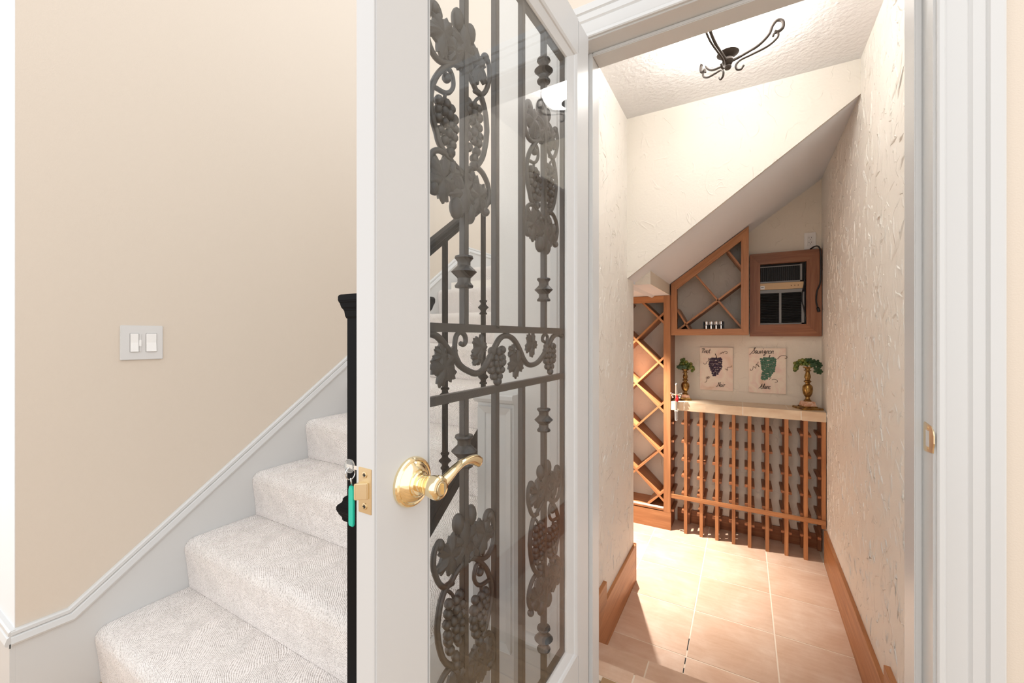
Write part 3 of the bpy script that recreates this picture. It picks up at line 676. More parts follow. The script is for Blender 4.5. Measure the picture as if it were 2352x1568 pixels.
# --- brass lever, both faces
def lever(sgn, off, nm):
    L = bpy.data.objects.new(nm, None); COL.objects.link(L); L.parent = door; L.location = (off, .0627, 1.0)
    L['label'] = 'polished brass door lever on a round rose' if sgn > 0 else 'brass door lever on the hall side'
    mx = Matrix.Rotation(R(90*sgn), 4, 'Y')
    G().lathe([(.0340, 0), (.0340, .004), (.0325, .0065), (.0300, .0075), (.0285, .0068), (.0270, .0085), (.0235, .0125), (.0190, .0145), (.0175, .0140), (.0168, .0165), (.0150, .0180), (.0120, .0185)], 40, mx).build('rose', 'brass', L, local=True, smooth=28)
    G().lathe([(.0112, .015), (.0115, .019), (.0105, .0215), (.0118, .024), (.0128, .030), (.0150, .040), (.0162, .047), (.0158, .051), (.0140, .0535), (.0105, .0545), (.0102, .0530), (.0050, .0530)], 32, mx).build('hub', 'brass', L, local=True, smooth=28)
    pts = spline([(.042*sgn, .000, .000), (.0455*sgn, .012, .0035), (.047*sgn, .024, .009), (.047*sgn, .038, .0150), (.0465*sgn, .054, .0185), (.046*sgn, .072, .0180), (.046*sgn, .088, .0140), (.0465*sgn, .100, .0075)], 6)
    n_ = len(pts); g = G(); vs = []; K = 14
    for i, p in enumerate(pts):
        t = i/(n_-1); wz = .0120 - .0052*math.sin(math.pi*min(1, t*1.15)) - .004*t; wx = .0095 - .0045*t
        if i == n_-1: wz *= .55; wx *= .6
        d = (pts[min(i+1, n_-1)]-pts[max(i-1, 0)]).normalized(); up = Vector((0, -d.z, d.y)); side = Vector((1, 0, 0))
        vs += [p + up*wz*math.cos(2*math.pi*k/K) + side*wx*math.sin(2*math.pi*k/K) for k in range(K)]
    fs = [(i*K+k, i*K+(k+1) % K, (i+1)*K+(k+1) % K, (i+1)*K+k) for i in range(n_-1) for k in range(K)] + [tuple(range(K)), tuple((n_-1)*K+k for k in range(K))]
    g.add(vs, fs).build('lever_arm', 'brass', L, local=True, smooth=50)
    if sgn > 0:
        G().lathe([(.0098, .050), (.0098, .0548), (.0090, .0556), (.0005, .0556)], 24, mx).build('turn_button', 'brass_dull', L, local=True, smooth=28)
        G().box(.0548, .0590, -.0016, .0016, -.0072, .0072).build('turn_ridge', 'brass', L, local=True, bevel=.0008)
    return L
lever(1, 0.0, 'door_lever'); lever(-1, -DT, 'hall_lever')
# --- latch in the door edge
G().box(-.0312, -.0068, -.0008, .0012, .9745, 1.0325).build('latch_plate', 'brass_dull', door, local=True, bevel=.0006)
g = G(); g.prism([(-.0265, .0), (-.0265, -.0118), (-.0235, -.0122), (-.0118, -.0025), (-.0118, 0)], lambda a, c: (a, c, .994), lambda a, c: (a, c, 1.0145)); g.build('latch_bolt', 'brass_dull', door, local=True, bevel=.0008)
for z in (.9835, 1.0238):
    s_ = G().lathe([(.0042, 0), (.0042, .0010), (.0030, .0013), (.0003, .0006)], 16, Matrix.Translation((-.019, -.0006, z)) @ Matrix.Rotation(R(90), 4, 'X')).build('screw', 'brass_dull', door, local=True, smooth=30)
    G().box(-.0215, -.0165, -.0021, -.0012, z-.0006, z+.0006).box(-.0196, -.0184, -.0021, -.0012, z-.0025, z+.0025).build('screw_slot', 'dark_void', door, local=True)
for z in (.25, 1.05, 1.85):
    G().lathe([(.006, -.045), (.006, .045)], 12, Matrix.Translation((-DT-.004, DW+.002, z))).build('hinge', 'brass_dull', door, local=True, smooth=30)
# --- key with green tag, hanging in the hall-side lever
dM = wm(door)
def dpt(x, y, z): return dM @ Vector((x, y, z))
kb = dpt(-.128, .0627, 1.0)
key = thing('key_tag', 'green plastic key tag hanging from a key in the hall-side lever', 'key tag', kb, -DA)
def kl(g, nm, mat, **k): return g.build(nm, mat, key, local=True, **k)
kl(G().box(-.008, .036, -.0010, .0010, -.003, .003), 'key_blade', 'steel')
kl(G().lathe([(.0001, -.0022), (.010, -.0022), (.011, 0), (.010, .0022), (.0001, .0022)], 20, Matrix.Translation((-.003, 0, 0)) @ Matrix.Rotation(R(90), 4, 'X')), 'key_bow', 'crystal', smooth=30)
kl(G().tube([(-.001+.0065*math.cos(a)*.4, .0065*math.cos(a), -.011+.0095*math.sin(a)) for a in [2*math.pi*i/20 for i in range(21)]], .0009, 6), 'ring', 'steel', smooth='all')
kl(G().tube([(.000, 0, -.018), (.001, .001, -.030)], .0012, 6), 'link', 'steel', smooth='all')
kl(G().prism([(-.0045, -.030), (-.006, -.036), (-.006, -.088), (-.0045, -.092), (.0045, -.092), (.006, -.088), (.006, -.036), (.0045, -.030)], lambda a, c: (a+.002, -.002, c), lambda a, c: (a+.002, .002, c)), 'tag', 'green_plastic', bevel=.001)

# ================================================================== CEILING LAMP IN THE CLOSET
LX, LY = -.053, 1.80
lp = thing('ceiling_lamp', 'white bowl ceiling lamp with dark scrolled iron arms', 'lamp', (LX, LY, ZC))
Lm = Matrix.Translation((LX, LY, 0))
G().lathe([(.075, ZC), (.075, ZC-.012), (.055, ZC-.025), (.012, ZC-.030), (.012, ZC-.06)], 28, Lm).build('canopy', 'bronze', lp, smooth=35)
G().lathe([(.010, 2.300), (.045, 2.302), (.080, 2.309), (.106, 2.321), (.121, 2.336), (.128, 2.354), (.124, 2.354), (.116, 2.338), (.102, 2.326), (.077, 2.315), (.042, 2.308), (.010, 2.306)], 40, Lm).build('bowl', 'lamp_glass', lp, smooth='all')
G().lathe([(.004, 2.242), (.010, 2.243), (.013, 2.250), (.009, 2.257), (.016, 2.262), (.021, 2.272), (.019, 2.281), (.014, 2.285), (.034, 2.296), (.040, 2.301), (.038, 2.304), (.005, 2.304)], 28, Lm).build('cup', 'bronze', lp, smooth=35)
G().lathe([(.006, 2.304), (.006, ZC-.03)], 10, Lm).build('rod', 'bronze', lp)
def armpts(a, pts): return [(LX+.87*r*math.cos(a), LY+.87*r*math.sin(a), 2.27+(z-2.27)*.90) for r, z in pts]
for i in range(3):
    a = R(6 + 120*i)
    main = spline(armpts(a, [(.016, 2.270), (.056, 2.284), (.116, 2.309), (.156, 2.343), (.170, 2.376), (.188, 2.394), (.208, 2.384), (.208, 2.358), (.190, 2.346), (.178, 2.351)]), 6)
    am = G().tube(main, .0058, 10).build('arm', 'bronze', lp, smooth='all')
    sc_ = spline(armpts(a, [(.172, 2.331), (.177, 2.342), (.190, 2.342), (.188, 2.322), (.152, 2.296), (.090, 2.277), (.050, 2.266), (.032, 2.248), (.036, 2.229), (.052, 2.226), (.062, 2.240)]), 6)
    G().tube(sc_, .0040, 8).build('scroll', 'bronze', am, smooth='all')
ld = bpy.data.lights.new('lamp_bulb', 'POINT'); ld.energy = LAMP_POWER; ld.shadow_soft_size = .05; ld.color = (1.0, .965, .915)
lo = bpy.data.objects.new('lamp_bulb', ld); COL.objects.link(lo); lo.parent = lp; lo.location = (0, 0, 2.365-ZC)
# recessed downlight under the landing
dl = thing('downlight', 'small recessed downlight under the landing beside the tall rack', 'lamp', (-.80, 3.03, 1.519))
G().lathe([(.045, 1.515), (.045, 1.5195), (.034, 1.5195), (.034, 1.515)], 24, Matrix.Translation((-.80, 3.03, 0))).build('ring', 'white_trim', dl, smooth=30)
G().lathe([(.0335, 1.5172), (.0335, 1.5192)], 24, Matrix.Translation((-.80, 3.03, 0))).build('lens', 'downlight_lens', dl)
ld = bpy.data.lights.new('downlight_bulb', 'SPOT'); ld.energy = NICHE_POWER*20; ld.spot_size = R(86); ld.spot_blend = .9; ld.shadow_soft_size = .012; ld.color = (1, .95, .89)
lo = bpy.data.objects.new('downlight_bulb', ld); COL.objects.link(lo); lo.parent = dl; lo.location = (0, 0, -.012)

# ================================================================== TALL LATTICE RACK
tr = thing('lattice_wine_rack', 'tall wooden wine rack with crossing diagonal dividers at left of the closet', 'wine rack', (-.80, 3.40, ZF))
XT0 = -1.25
board('base_panel', 'cedar', tr, (XT0, YF+.009, ZF+.0665), (-.478, YF+.009, ZF+.0665), .133, .018, (0,0,1))
board('stile', 'cedar', tr, (-.506, YF+.010, -.131), (-.506, YF+.010, 1.518), .050, .020, (1,0,0))
board('stile', 'cedar', tr, (XT0+.025, YF+.010, -.131), (XT0+.025, YF+.010, 1.518), .050, .020, (1,0,0))
board('top_rail', 'cedar', tr, (XT0+.05, YF+.010, 1.491), (-.531, YF+.010, 1.491), .052, .020, (0,0,1))
board('bottom_shelf', 'cedar', tr, (XT0+.02, 3.405, -.1155), (-.50, 3.405, -.1155), .225, .018, (0,1,0))
box('shelf_lit_edge', 'white_trim', tr, XT0+.05, -.5315, YF-.002, YF+.012, -.108, -.098)  # white strip painting the downlight's glare on the shelf's front edge
board('side_panel', 'cedar_dark', tr, (-.488, 3.413, -.262), (-.488, 3.413, 1.517), .212, .014, (0,1,0))
board('side_panel', 'cedar_dark', tr, (XT0+.008, 3.413, -.262), (XT0+.008, 3.413, 1.517), .212, .014, (0,1,0))
x0, x1, z0, z1 = XT0+.02, -.505, -.100, 1.468
def clip(sgn, c):
    """line z = sgn*x + c inside the rectangle"""
    P = []
    for x in (x0, x1):
        z = sgn*x+c
        if z0 <= z <= z1: P.append((x, z))
    for z in (z0, z1):
        x = (z-c)/sgn
        if x0 < x < x1: P.append((x, z))
    return P[:2] if len(P) >= 2 else None
for k in range(-6, 8):
    for sgn, c in ((-1, .780), (1, 1.916)):
        P = clip(sgn, c - .3415*k)
        if P and math.dist(*P) > .05:
            board('divider', 'cedar', tr, (P[0][0], 3.405 + (.001 if sgn > 0 else 0), P[0][1]), (P[1][0], 3.405 + (.001 if sgn > 0 else 0), P[1][1]), .212, .015, (0,1,0))

# ================================================================== UPPER SLANTED RACK
ur = thing('slanted_wine_rack', 'wall-hung wooden wine rack cut to the slope of the soffit', 'wine rack', (-.22, 3.39, 1.213))
YU = 3.27
mitre('stile', 'cedar', ur, [(-.475, 1.213), (-.432, 1.260), (-.432, 1.558), (-.475, soff(-.475)-.006)], (-.45, YU, 1.213), (-.45, YU, 1.6), (1,0,0), YU, YU+.020)
mitre('stile', 'cedar', ur, [(.032, 1.213), (.032, soff(.032)-.006), (-.015, 1.872), (-.015, 1.260)], (.01, YU, 1.213), (.01, YU, 1.9), (1,0,0), YU, YU+.020)
mitre('bottom_rail', 'cedar', ur, [(-.475, 1.213), (.032, 1.213), (-.015, 1.260), (-.432, 1.260)], (-.475, YU, 1.235), (.03, YU, 1.235), (0,0,1), YU, YU+.020)
mitre('top_rail', 'cedar', ur, [(-.475, soff(-.475)-.006), (-.432, 1.558), (-.015, 1.872), (.032, soff(.032)-.006)], (-.45, YU, 1.58), (.01, YU, 1.92), (-1,0,1), YU, YU+.020)
board('shelf', 'cedar_dark', ur, (-.470, 3.405, 1.2205), (.028, 3.405, 1.2205), .225, .014, (0,1,0))
board('side_panel', 'cedar_dark', ur, (-.466, 3.405, 1.229), (-.466, 3.405, soff(-.466)-.012), .225, .014, (0,1,0))
board('side_panel', 'cedar_dark', ur, (.023, 3.405, 1.229), (.023, 3.405, soff(.023)-.022), .225, .014, (0,1,0))
board('top_panel', 'cedar_dark', ur, (-.455, 3.405, soff(-.455)-.016), (.012, 3.405, soff(.012)-.016), .225, .012, (0,1,0))
for (a, b2) in (((-.307, 1.659), (-.008, 1.262)), ((-.440, 1.246), (-.010, 1.586)), ((-.440, 1.415), (-.342, 1.240)), ((-.106, 1.829), (-.008, 1.682))):
    board('divider', 'cedar', ur, (a[0], 3.398, a[1]), (b2[0], 3.398, b2[1]), .20, .013, (0,1,0))
# silver canisters in a black wire holder
ch = thing('canister_holder', 'black wire holder with four slots on the slanted rack floor', 'holder', (-.19, 3.335, 1.2285))
zz = 1.2285; HX = -.190
g = G()
for x in (HX-.066, HX+.066): g.box(x-.0028, x+.0028, 3.333-.019, 3.333+.019, zz, zz+.085)
for z in (zz+.058,): g.box(HX-.066, HX+.066, 3.333-.019, 3.333-.0165, z, z+.005); g.box(HX-.066, HX+.066, 3.333+.0165, 3.333+.019, z, z+.005)
g.box(HX-.066, HX+.066, 3.333-.019, 3.333+.019, zz, zz+.004)
for i in range(3): x = HX-.033+.033*i; g.box(x-.0014, x+.0014, 3.333-.019, 3.333+.019, zz+.003, zz+.062)
g.build('wire_frame', 'black_plastic', ch)
for i, w in enumerate(('leftmost', 'second from left', 'third from left', 'rightmost')):
    x = HX-.0488+.0325*i
    cn = thing('silver_canister', w+' of the four small silver canisters in the black holder', 'canister', (x, 3.333, zz+.0045), group='silver canisters in the holder')
    mt = Matrix.Translation((x, 3.333, zz+.0045))
    G().lathe([(.012, 0), (.0138, .002), (.0138, .058)], 20, mt).build('body', 'steel', cn, smooth=35)
    G().lathe([(.0142, .0585), (.0142, .080), (.012, .083), (.0005, .0835)], 20, mt).build('lid', 'steel', cn, smooth=35)

# ================================================================== AIR CONDITIONER, FRAME, CORDS, OUTLET
fr = thing('wooden_frame', 'mitred reddish wooden frame around the wall air conditioner', 'frame', (.25, 3.49, 1.21))
fx0, fx1, fz0, fz1 = .040, .4655, 1.206, 1.806; ix0, ix1, iz0, iz1 = .106, .380, 1.291, 1.727
yf0, yf1 = 3.475, YK-.001
mitre('board', 'cedar_dark', fr, [(fx0, fz0), (ix0, iz0), (ix0, iz1), (fx0, fz1)], (fx0+.03, yf0, fz0), (fx0+.03, yf0, fz1), (1,0,0), yf0, yf1)
mitre('board', 'cedar_dark', fr, [(fx1, fz0), (fx1, fz1), (ix1, iz1), (ix1, iz0)], (fx1-.04, yf0, fz0), (fx1-.04, yf0, fz1), (1,0,0), yf0, yf1)
mitre('board', 'cedar_dark', fr, [(fx0, fz0), (fx1, fz0), (ix1, iz0), (ix0, iz0)], (fx0, yf0, fz0+.04), (fx1, yf0, fz0+.04), (0,0,1), yf0, yf1)
mitre('board', 'cedar_dark', fr, [(fx0, fz1), (ix0, iz1), (ix1, iz1), (fx1, fz1)], (fx0, yf0, fz1-.04), (fx1, yf0, fz1-.04), (0,0,1), yf0, yf1)
ac = thing('air_conditioner', 'dark wall air conditioner with louvres inside the wooden frame', 'air conditioner', (.24, 3.51, 1.291))
ya = 3.508
box('body', 'dark_void', ac, ix0+.001, ix1-.001, ya, YK-.0005, iz0+.001, iz1-.001)
ax1 = ix1-.022
g = G(); g.box(ix0, ax1, ya-.008, ya, 1.592, 1.602); g.box(ax1-.012, ax1, ya-.008, ya, 1.592, 1.715); g.box(ix0, ax1, ya-.006, ya, 1.706, 1.712); g.build('vent_frame', 'silver_paint', ac)
o0 = None
for i in range(20):
    x = ix0+.008+i*.0119
    if o0 is None: o0 = G().box(-.0012, .0012, -.006, 0, 0, .104).build('vent_fin', 'black_plastic', ac, local=True); o0.location = (x-.24, ya-3.51, 1.602-1.291)
    else: put(o0, 'vent_fin', ac, Matrix.Translation((x-.24, ya-3.51, 1.602-1.291)))
cp = box('control_panel', 'beige_plastic', ac, ix0, ax1+.008, ya-.012, ya, 1.543, 1.590, .001)
box('label', 'white_plastic', ac, ix0+.001, ix0+.028, ya-.0135, ya-.011, 1.547, 1.572)
box('label_print', 'ink', ac, ix0+.006, ix0+.022, ya-.0139, ya-.0134, 1.560, 1.564)
for x in (.295, .315, .335): G().lathe([(.0001, -.003), (.003, -.003), (.003, 0)], 10, Matrix.Translation((x, ya-.013, 1.566)) @ Matrix.Rotation(R(-90), 4, 'X')).build('indicator', 'ink_brown', ac)
g = G(); g.box(ix0, ax1+.004, ya-.008, ya, 1.518, 1.541); g.box(ix0+.116, ix0+.130, ya-.008, ya, 1.300, 1.518); g.box(ax1-.004, ax1+.012, ya-.008, ya, 1.292, 1.518); g.box(ix0, ax1+.012, ya-.008, ya, 1.292, 1.302)
g.build('grille_frame', 'silver_paint', ac)
o0 = None
for (xa, xb) in ((ix0+.001, ix0+.116), (ix0+.130, ax1-.004)):
    for i in range(18):
        z = 1.305+i*.0118
        mtx = Matrix.Translation(((xa+xb)/2-.24, ya-.003-3.51, z-1.291)) @ Matrix.Rotation(R(-35), 4, 'X') @ Matrix.Diagonal(((xb-xa), 1, 1, 1))
        if o0 is None: o0 = G().box(-.5, .5, -.004, .004, -.0009, .0009).build('louvre', 'black_plastic', ac, local=True); o0.matrix_local = mtx
        else: put(o0, 'louvre', ac, mtx)
cpts = [(.405, 3.500, 1.812), (.426, 3.466, 1.822), (.448, 3.465, 1.816), (.457, 3.464, 1.774), (.458, 3.464, 1.656), (.454, 3.464, 1.567), (.438, 3.465, 1.515), (.433, 3.466, 1.450), (.441, 3.466, 1.405)]
cd = G().tube(spline(cpts, 6), .0050, 8).build('power_cord', 'black_plastic', ac, smooth='all'); cd['label'] = 'black power cord hanging down the right of the frame'
G().lathe([(.005, 0), (.009, -.006), (.010, -.028), (.006, -.034)], 12, Matrix.Translation((.441, 3.466, 1.405)) @ Matrix.Rotation(R(-14), 4, 'Y')).build('plug', 'black_plastic', cd, smooth=35)
G().tube(spline([(.378, 3.495, 1.735), (.374, 3.490, 1.663), (.369, 3.488, 1.573), (.357, 3.488, 1.508), (.356, 3.488, 1.453), (.368, 3.488, 1.393), (.381, 3.492, 1.300)], 6), .0040, 8).build('cable', 'black_plastic', ac, smooth='all')
ol = thing('power_outlet', 'white double power outlet above the wooden frame', 'outlet', (.405, YK, 1.875))
G().box(.372, .438, YK-.006, YK+.001, 1.815, 1.930).build('plate', 'white_plastic', ol, bevel=.002)
G().box(.389, .421, YK-.0085, YK-.004, 1.841, 1.904).build('insert', 'white_plastic', ol, bevel=.001)
for z in (1.889, 1.857):
    s_ = G().box(.391, .419, YK-.0098, YK-.008, z-.013, z+.013).build('socket', 'white_plastic', ol, bevel=.003)
    G().box(.3975, .3998, YK-.0103, YK-.0095, z+.000, z+.008).box(.4102, .4125, YK-.0103, YK-.0095, z+.001, z+.008).box(.4035, .4068, YK-.0103, YK-.0095, z-.009, z-.004).build('slot', 'dark_void', s_ if False else ol)

# ================================================================== COUNTER AND SLATTED RACK
ct = thing('tiled_counter', 'narrow counter faced with beige stone tiles above the slatted rack', 'counter', (0, 3.40, .655))
xe = xr(3.3)-.004
G().box(-.476, xe, 3.288, YK, .655, .7135).box(-.476, xe, 3.2795, 3.29, .654, .7135).build('core', 'counter_grout', ct)
for a, b2 in ((-.478, -.385), (-.385, -.004), (-.004, .330), (.330, xe)): G().box(a+.0022, b2-.0022, 3.278, 3.289, .652, .7155).build('edge_tile', 'travertine', ct, bevel=.0012)
for a, b2 in ((-.478, -.385), (-.385, -.004), (-.004, .262), (.262, xe)): G().box(a+.0022, b2-.0022, 3.2905, YK-.002, .7075, .7150).build('top_tile', 'travertine', ct, bevel=.001)
lr = thing('slatted_wine_rack', 'open wooden wine rack of upright slats and pegs under the counter', 'wine rack', (0, 3.40, ZF))
px = [-.376, -.270, -.167, -.061, .037, .142, .251, .357, .452]
for i, x in enumerate(px):
    ztop = .651
    board('post', 'cedar', lr, (x, 3.308, ZF if i < 8 else -.04), (x, 3.308, ztop), .022, .034, (1,0,0))
    board('back_post', 'cedar_dark', lr, (x, 3.487, ZF), (x, 3.487, ztop), .022, .030, (1,0,0))
cz = [.548, .410, .277, .153, .022, -.115]
peg = None
def add_peg(x, z):
    global peg
    mtx = Matrix.Translation((x, 3.302-3.40, z-ZF)) @ Matrix.Rotation(R(-90), 4, 'X')
    if peg is None:
        peg = G().box(-.0095, .0095, -.008, .008, 0, .20).build('peg', 'cedar_dark', lr, local=True, bevel=.001); peg.matrix_local = mtx
    else: put(peg, 'peg', lr, mtx)
for i, x in enumerate(px):
    for z in cz:
        add_peg(x-.0207, z+.004)
        if i < 8: add_peg(x+.0207, z)
for z in cz: add_peg(-.468, z)
board('front_rail', 'cedar', lr, (-.474, 3.2845, .003), (.462, 3.2845, .003), .030, .012, (0,0,1))

# ================================================================== ART PLAQUES
GL = {
 'P': ([[(.12,0),(.16,.4),(.2,.95)], [(-.05,.8),(.05,.95),(.25,1.0),(.42,.88),(.38,.68),(.16,.55)]], .42),
 'N': ([[(-.25,.1),(-.1,.02),(.05,.2),(.16,.95)], [(.16,.95),(.36,.05)], [(.36,.05),(.5,1.0)]], .52),
 'S': ([[(-.35,-.25),(.0,.3),(.3,.95),(.22,1.0),(.12,.75),(.34,.35),(.26,.05),(.02,.02)]], .42),
 'B': ([[(-.25,.0),(.0,.3),(.2,.95)], [(.2,.95),(.1,.1)], [(.14,.55),(.38,.45),(.36,.05),(.1,-.05)]], .45),
 'i': ([[(.02,.48),(.04,.1),(.14,.02)], [(.06,.78),(.09,.86)]], .22),
 'n': ([[(0,.45),(.04,.02)], [(.04,.3),(.16,.5),(.24,.42),(.24,.08),(.34,.02)]], .36),
 'o': ([[(.18,.5),(.04,.4),(.02,.12),(.16,0),(.28,.14),(.26,.4),(.18,.5)]], .38),
 't': ([[(.14,.9),(.1,.2),(.16,.02),(.28,.06)], [(-.04,.58),(.26,.6)]], .26),
 'r': ([[(0,.4),(.06,.5),(.06,.02)], [(.06,.32),(.18,.5),(.30,.46)]], .3),
 'a': ([[(.26,.42),(.12,.5),(.02,.3),(.06,.04),(.18,.06),(.26,.4),(.26,.08),(.36,.02)]], .37),
 'u': ([[(0,.48),(.02,.1),(.12,0),(.22,.12),(.25,.48),(.26,.08),(.36,.02)]], .37),
 'v': ([[(0,.48),(.1,.02),(.24,.48),(.34,.44)]], .34),
 'g': ([[(.24,.42),(.12,.5),(.02,.3),(.1,.06),(.24,.4),(.22,-.3),(.06,-.42),(-.02,-.28),(.36,.06)]], .37),
 'l': ([[(0,.2),(.16,.8),(.1,.95),(.04,.7),(.06,.1),(.18,.02)]], .2),
 'c': ([[(.24,.42),(.12,.5),(.02,.28),(.08,.02),(.28,.06)]], .3),
}
def write(par, word, x, z, h, y, mat='ink', r=.0019, slant=.18):
    for chx in word:
        strokes, adv = GL[chx]; g = G()
        for s_ in strokes:
            P = [Vector((x + (a + slant*c2)*h, y, z + c2*h)) for a, c2 in s_]
            g.tube(spline(P, 4) if len(P) > 2 else P, r, 5)
        g.build('letter', mat, par); x += adv*h
def squig(par, pts, y, r=.0017, mat='ink_brown'): G().tube(spline([(a, y, c2) for a, c2 in pts], 5), r, 5).build('flourish', mat, par)
def plaque(x0, x1, z0, z1, label, grape, mat, top, bottom, squigs, stem):
    p = thing('art_plaque', label, 'plaque', ((x0+x1)/2, YK, z0), group='wine plaques on the back wall')
    y0 = YK-.013
    o = G().box(-(x1-x0)/2, (x1-x0)/2, -.013, -.0005, 0, z1-z0).build('panel', 'plaque', p, local=True, bevel=.0012)
    cx = (x0+x1)/2
    g = G(); rnd = random.Random(3)
    for (gx, gz, gr_) in grape:
        g.ball((x0+gx, y0-.001, z1-gz), (gr_*rnd.uniform(.85, 1.1), .0042, gr_*rnd.uniform(.85, 1.1)), 8, 5)
    g.build('grape_relief', mat, p, smooth='all')
    squig(p, [(x0+a, z1-c2) for a, c2 in stem], y0-.001, .0028, 'ink')
    for w, gx, gz, h in (top, bottom): write(p, w, x0+gx, z1-gz, h, y0-.0006)
    for sq in squigs: squig(p, [(x0+a, z1-c2) for a, c2 in sq], y0-.0006)
def cluster(rows, r):
    out = []
    rnd = random.Random(5)
    for (z, a, b2) in rows:
        n = max(1, int(round((b2-a)/(r*1.35))))
        for i in range(n+1): out.append((a+(b2-a)*i/max(1, n)+rnd.uniform(-.002, .002), z+rnd.uniform(-.002, .002), r))
    return out
s1 = .2268/76.0   # metres per source pixel on the wall
def px1(a, c2): return (a/8.71*s1, c2/8.71*s1)
def T1(pts): return [px1(a-670, c2-170) for a, c2 in pts]
rows1 = [(c2-170, a-670, b2-670) for c2, a, b2 in ((415, 920, 1080), (440, 885, 1110), (480, 880, 1112), (520, 880, 1110), (560, 875, 1105), (600, 880, 1105), (640, 895, 1095), (680, 910, 1070), (720, 925, 1050), (760, 935, 1030), (795, 945, 990))]
k1 = s1/8.71
plaque(-.297, -.0695, .792, 1.121, 'painted stone plaque with purple grapes reading Pinot Noir', cluster([(c2*k1, a*k1, b2*k1) for c2, a, b2 in rows1], .0075), 'mosaic_purple',
       ('Pinot', .012, .044, .036), ('Noir', .122, .300, .036),
       [T1(q) for q in ([(1080,325),(1105,285),(1110,305),(1140,270),(1145,295),(1180,255),(1220,265),(1215,300),(1185,290)], [(860,415),(845,425),(860,450),(840,460),(850,485),(815,500),(800,545),(760,550),(745,520)],
                        [(880,825),(850,880),(845,820),(825,885),(825,835),(800,860),(815,900),(800,950),(770,965)], [(1175,640),(1215,660),(1230,610),(1290,600),(1310,570)], [(1215,690),(1235,650)])],
       T1([(985,310),(995,340),(1010,375),(1005,400)]))
def T2(pts): return [px1(a-180, c2-175) for a, c2 in pts]
rows2 = [(c2-175, a-180, b2-180) for c2, a, b2 in ((385, 460, 620), (415, 405, 665), (455, 410, 665), (495, 425, 660), (535, 425, 660), (575, 425, 650), (615, 430, 645), (655, 445, 630), (695, 435, 600), (735, 430, 580), (775, 430, 560), (815, 430, 510), (835, 435, 470))]
plaque(.034, .2645, .792, 1.120, 'painted stone plaque with green grapes reading Sauvignon Blanc', cluster([(c2*k1, a*k1, b2*k1) for c2, a, b2 in rows2], .0080), 'mosaic_green',
       ('Sauvignon', .022, .040, .042), ('Blanc', .072, .296, .038),
       [T2(q) for q in ([(705,400),(740,350),(800,325),(860,340),(865,375),(830,385)], [(355,470),(345,520),(375,580),(335,540),(320,520),(310,610),(270,570),(250,640),(215,660),(210,625)],
                        [(590,795),(550,845)], [(600,845),(640,830),(690,845),(700,880),(655,895)])],
       T2([(575,320),(560,345),(562,375)]))

# ================================================================== CANDLESTICKS AND GRAPES
def candlestick(x, y, h, rz, label, round_base, fat):
    z0 = .7155
    c = thing('candlestick', label, 'candlestick', (x, y, z0), R(rz), group='brass candlesticks on the counter')
    s_ = h/.30
    if round_base:
        G().lathe([(.046, 0), (.046, .007), (.043, .011), (.040, .012)], 28).build('base_plate', 'antique_brass', c, local=True, smooth=35)
    else:
        G().lathe([(.064, 0), (.064, .010), (.060, .013)], sq=True).build('base_plate', 'antique_brass', c, local=True, bevel=.001)
    G().lathe([(.043*s_, .012), (.043*s_, .018), (.040*s_, .020)], sq=True).build('base_step', 'antique_brass', c, local=True, bevel=.001)
    G().lathe([(.040*s_, .020), (.036*s_, .036*s_), (.032*s_, .054*s_)], sq=True).build('marble_block', 'pink_marble', c, local=True, bevel=.002)
    G().lathe([(r*s_*fat, .054*s_+(z*.246)*s_) for r, z in ((.020, 0), (.021, .02), (.012, .06), (.011, .12), (.016, .14), (.024, .22), (.0275, .32), (.0265, .42), (.020, .47), (.011, .50), (.012, .53), (.020, .56), (.020, .58), (.012, .61), (.013, .64), (.017, .69), (.015, .76), (.0105, .82), (.011, .86), (.020, .88), (.020, .895), (.012, .905), (.013, .95), (.024, .97), (.026, 1.0), (.010, 1.0))], 24).build('stem', 'antique_brass', c, local=True, smooth=40)
    return z0 + .30*s_
leafmesh = G(); leafgeo(leafmesh, 0, 0, .026, 0, 1, .0016)
def grapes(x, y, z, spots, leaves, label):
    gb = thing('grape_bunch', label, 'grapes', (x, y, z), group='artificial grape bunches on candlesticks')
    G().tube(spline([(0, 0, 0), (-.01, 0, .008), (-.03, 0, .010)], 4), .0035, 6).build('stem', 'leaf_green', gb, local=True)
    for i, (a, b2, c2, r) in enumerate(spots):
        G().ball((0, 0, 0), r, 10, 7).build('grape', 'grape_olive' if i % 3 == 0 else 'grape_green', gb, local=True, smooth='all').location = (a, b2, c2)
    for (a, b2, c2, sc_, e1, e2) in leaves:
        o = leafmesh.build('leaf', 'leaf_green', gb, local=True, smooth=50); o.matrix_local = Matrix.Translation((a, b2, c2)) @ Matrix.Rotation(e2, 4, 'Z') @ Matrix.Rotation(e1, 4, 'Y') @ Matrix.Scale(sc_, 4)
zt = candlestick(-.392, 3.418, .235, 12, 'round-based brass candlestick at the left end of the counter', True, 1.38)
sp1 = []; rnd = random.Random(11)
for (a, c2) in ((-.048,.012),(-.032,.012),(-.016,.012),(0,.012),(.016,.012),(.030,.012),(.046,.014),(-.040,.028),(-.024,.028),(-.006,.028),(.010,.028),(.028,.028),(.044,.030),(.056,.018),(-.030,.045),(-.014,.045),(.004,.046),(.022,.044),(.038,.043),(-.024,.062),(-.006,.063),(.010,.060),(-.012,.078),(-.028,.072),(.056,.002),(.050,-.008)):
    sp1.append((a, rnd.uniform(-.018, .018), c2, rnd.uniform(.0108, .0128)))
grapes(-.392, 3.418, zt, sp1, [(-.030, -.034, .014, .8, .3, -1.5), (.000, -.036, .018, .8, .4, -1.7), (-.048, -.022, .020, .6, .3, -1.2)], 'rounded bunch of green grapes on the left candlestick')
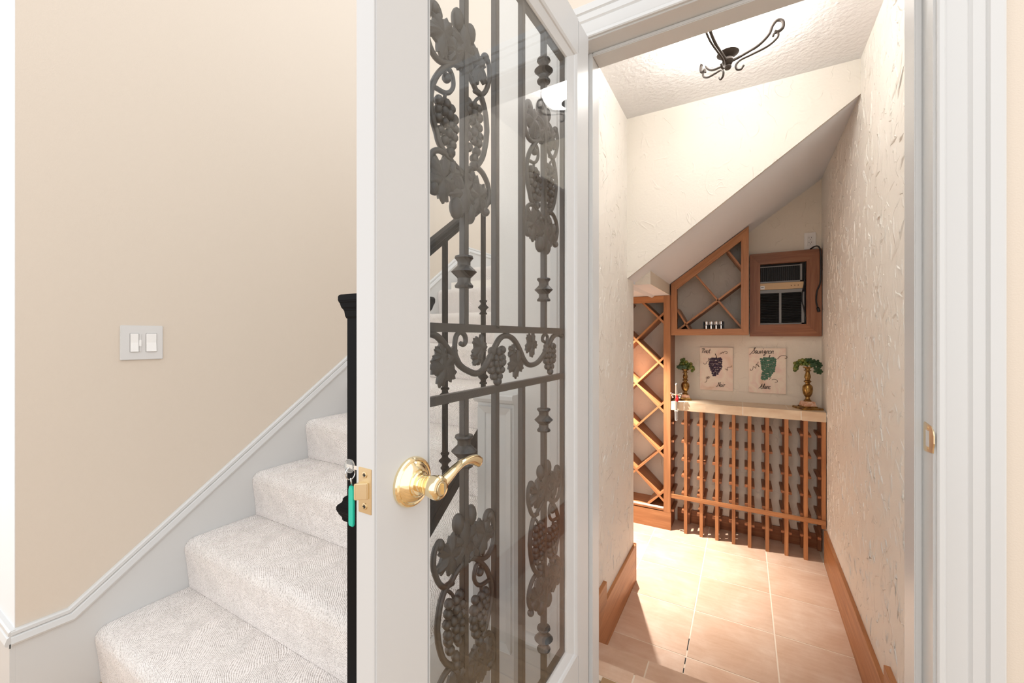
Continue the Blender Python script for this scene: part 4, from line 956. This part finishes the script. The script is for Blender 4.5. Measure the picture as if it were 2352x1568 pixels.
zt = candlestick(.378, 3.400, .285, 24, 'tall square-based brass candlestick at the right end of the counter', False, 1.15)
sp2 = []
for (a, c2) in ((-.070,.020),(-.056,.026),(-.042,.030),(-.028,.032),(-.014,.034),(.0,.035),(.014,.034),(-.062,.010),(-.048,.014),(-.034,.016),(-.020,.018),(-.004,.018),(.012,.018),(-.070,.000),(-.058,-.002),(-.072,-.014),(-.062,-.016),(-.070,-.028),(-.030,.044),(-.010,.047),(.008,.046),(-.046,.040)):
    sp2.append((a, rnd.uniform(-.02, .012), c2, rnd.uniform(.0105, .0128)))
grapes(.378, 3.400, zt, sp2, [(.026, -.030, .034, 1.0, .5, -1.4), (.048, -.022, .028, 1.0, .3, -1.2), (.066, -.012, .010, .95, .2, -1.0), (.052, -.026, -.020, 1.05, .3, -1.6), (.030, -.034, .014, .9, .2, -1.5), (.066, -.020, -.032, .85, .4, -1.3), (.008, -.030, .044, .95, .7, -1.5)], 'trailing bunch of green grapes with dark leaves on the right candlestick')

# ================================================================== CRYSTAL ORNAMENT ON THE COUNTER EDGE
XO, YO = -.436, 3.258
cr = thing('crystal_cross', 'glass and silver cross with a red gem hanging at the counter corner', 'ornament', (XO, YO, .58))
mt = Matrix.Translation((XO, YO, 0))
G().lathe([(.006, .755), (.0085, .760), (.0078, .840), (.010, .846), (.006, .852), (.003, .856)], 14, mt).build('top_rod', 'steel', cr, smooth=35)
G().lathe([(.006, .652), (.0085, .660), (.0085, .755)], 14, mt).build('middle_rod', 'steel', cr, smooth=35)
G().lathe([(.005, .575), (.010, .580), (.011, .600), (.012, .640), (.015, .650), (.010, .656)], 14, mt).build('glass_tip', 'crystal', cr, smooth=35)
G().tube([(XO-.034, YO, .772), (XO+.034, YO, .772)], .005, 8).build('cross_arm', 'brass', cr, smooth='all')
for a, c2 in ((-.036,.780),(-.030,.764),(-.022,.774),(.022,.776),(.030,.764),(.036,.782),(-.024,.752),(.024,.750)):
    G().ball((XO+a, YO-.004, c2), .0065, 8, 6).build('bead', 'crystal' if a > 0 else 'steel', cr, smooth='all')
G().ball((XO+.008, YO-.014, .738), (.0125, .008, .019), 12, 8).ball((XO+.006, YO-.012, .760), (.008, .006, .011), 10, 7).build('red_gem', 'red_gem', cr, smooth='all')
G().tube([(XO, YO, .70), (XO, 3.279, .70)], .003, 6).build('hook', 'steel', cr)
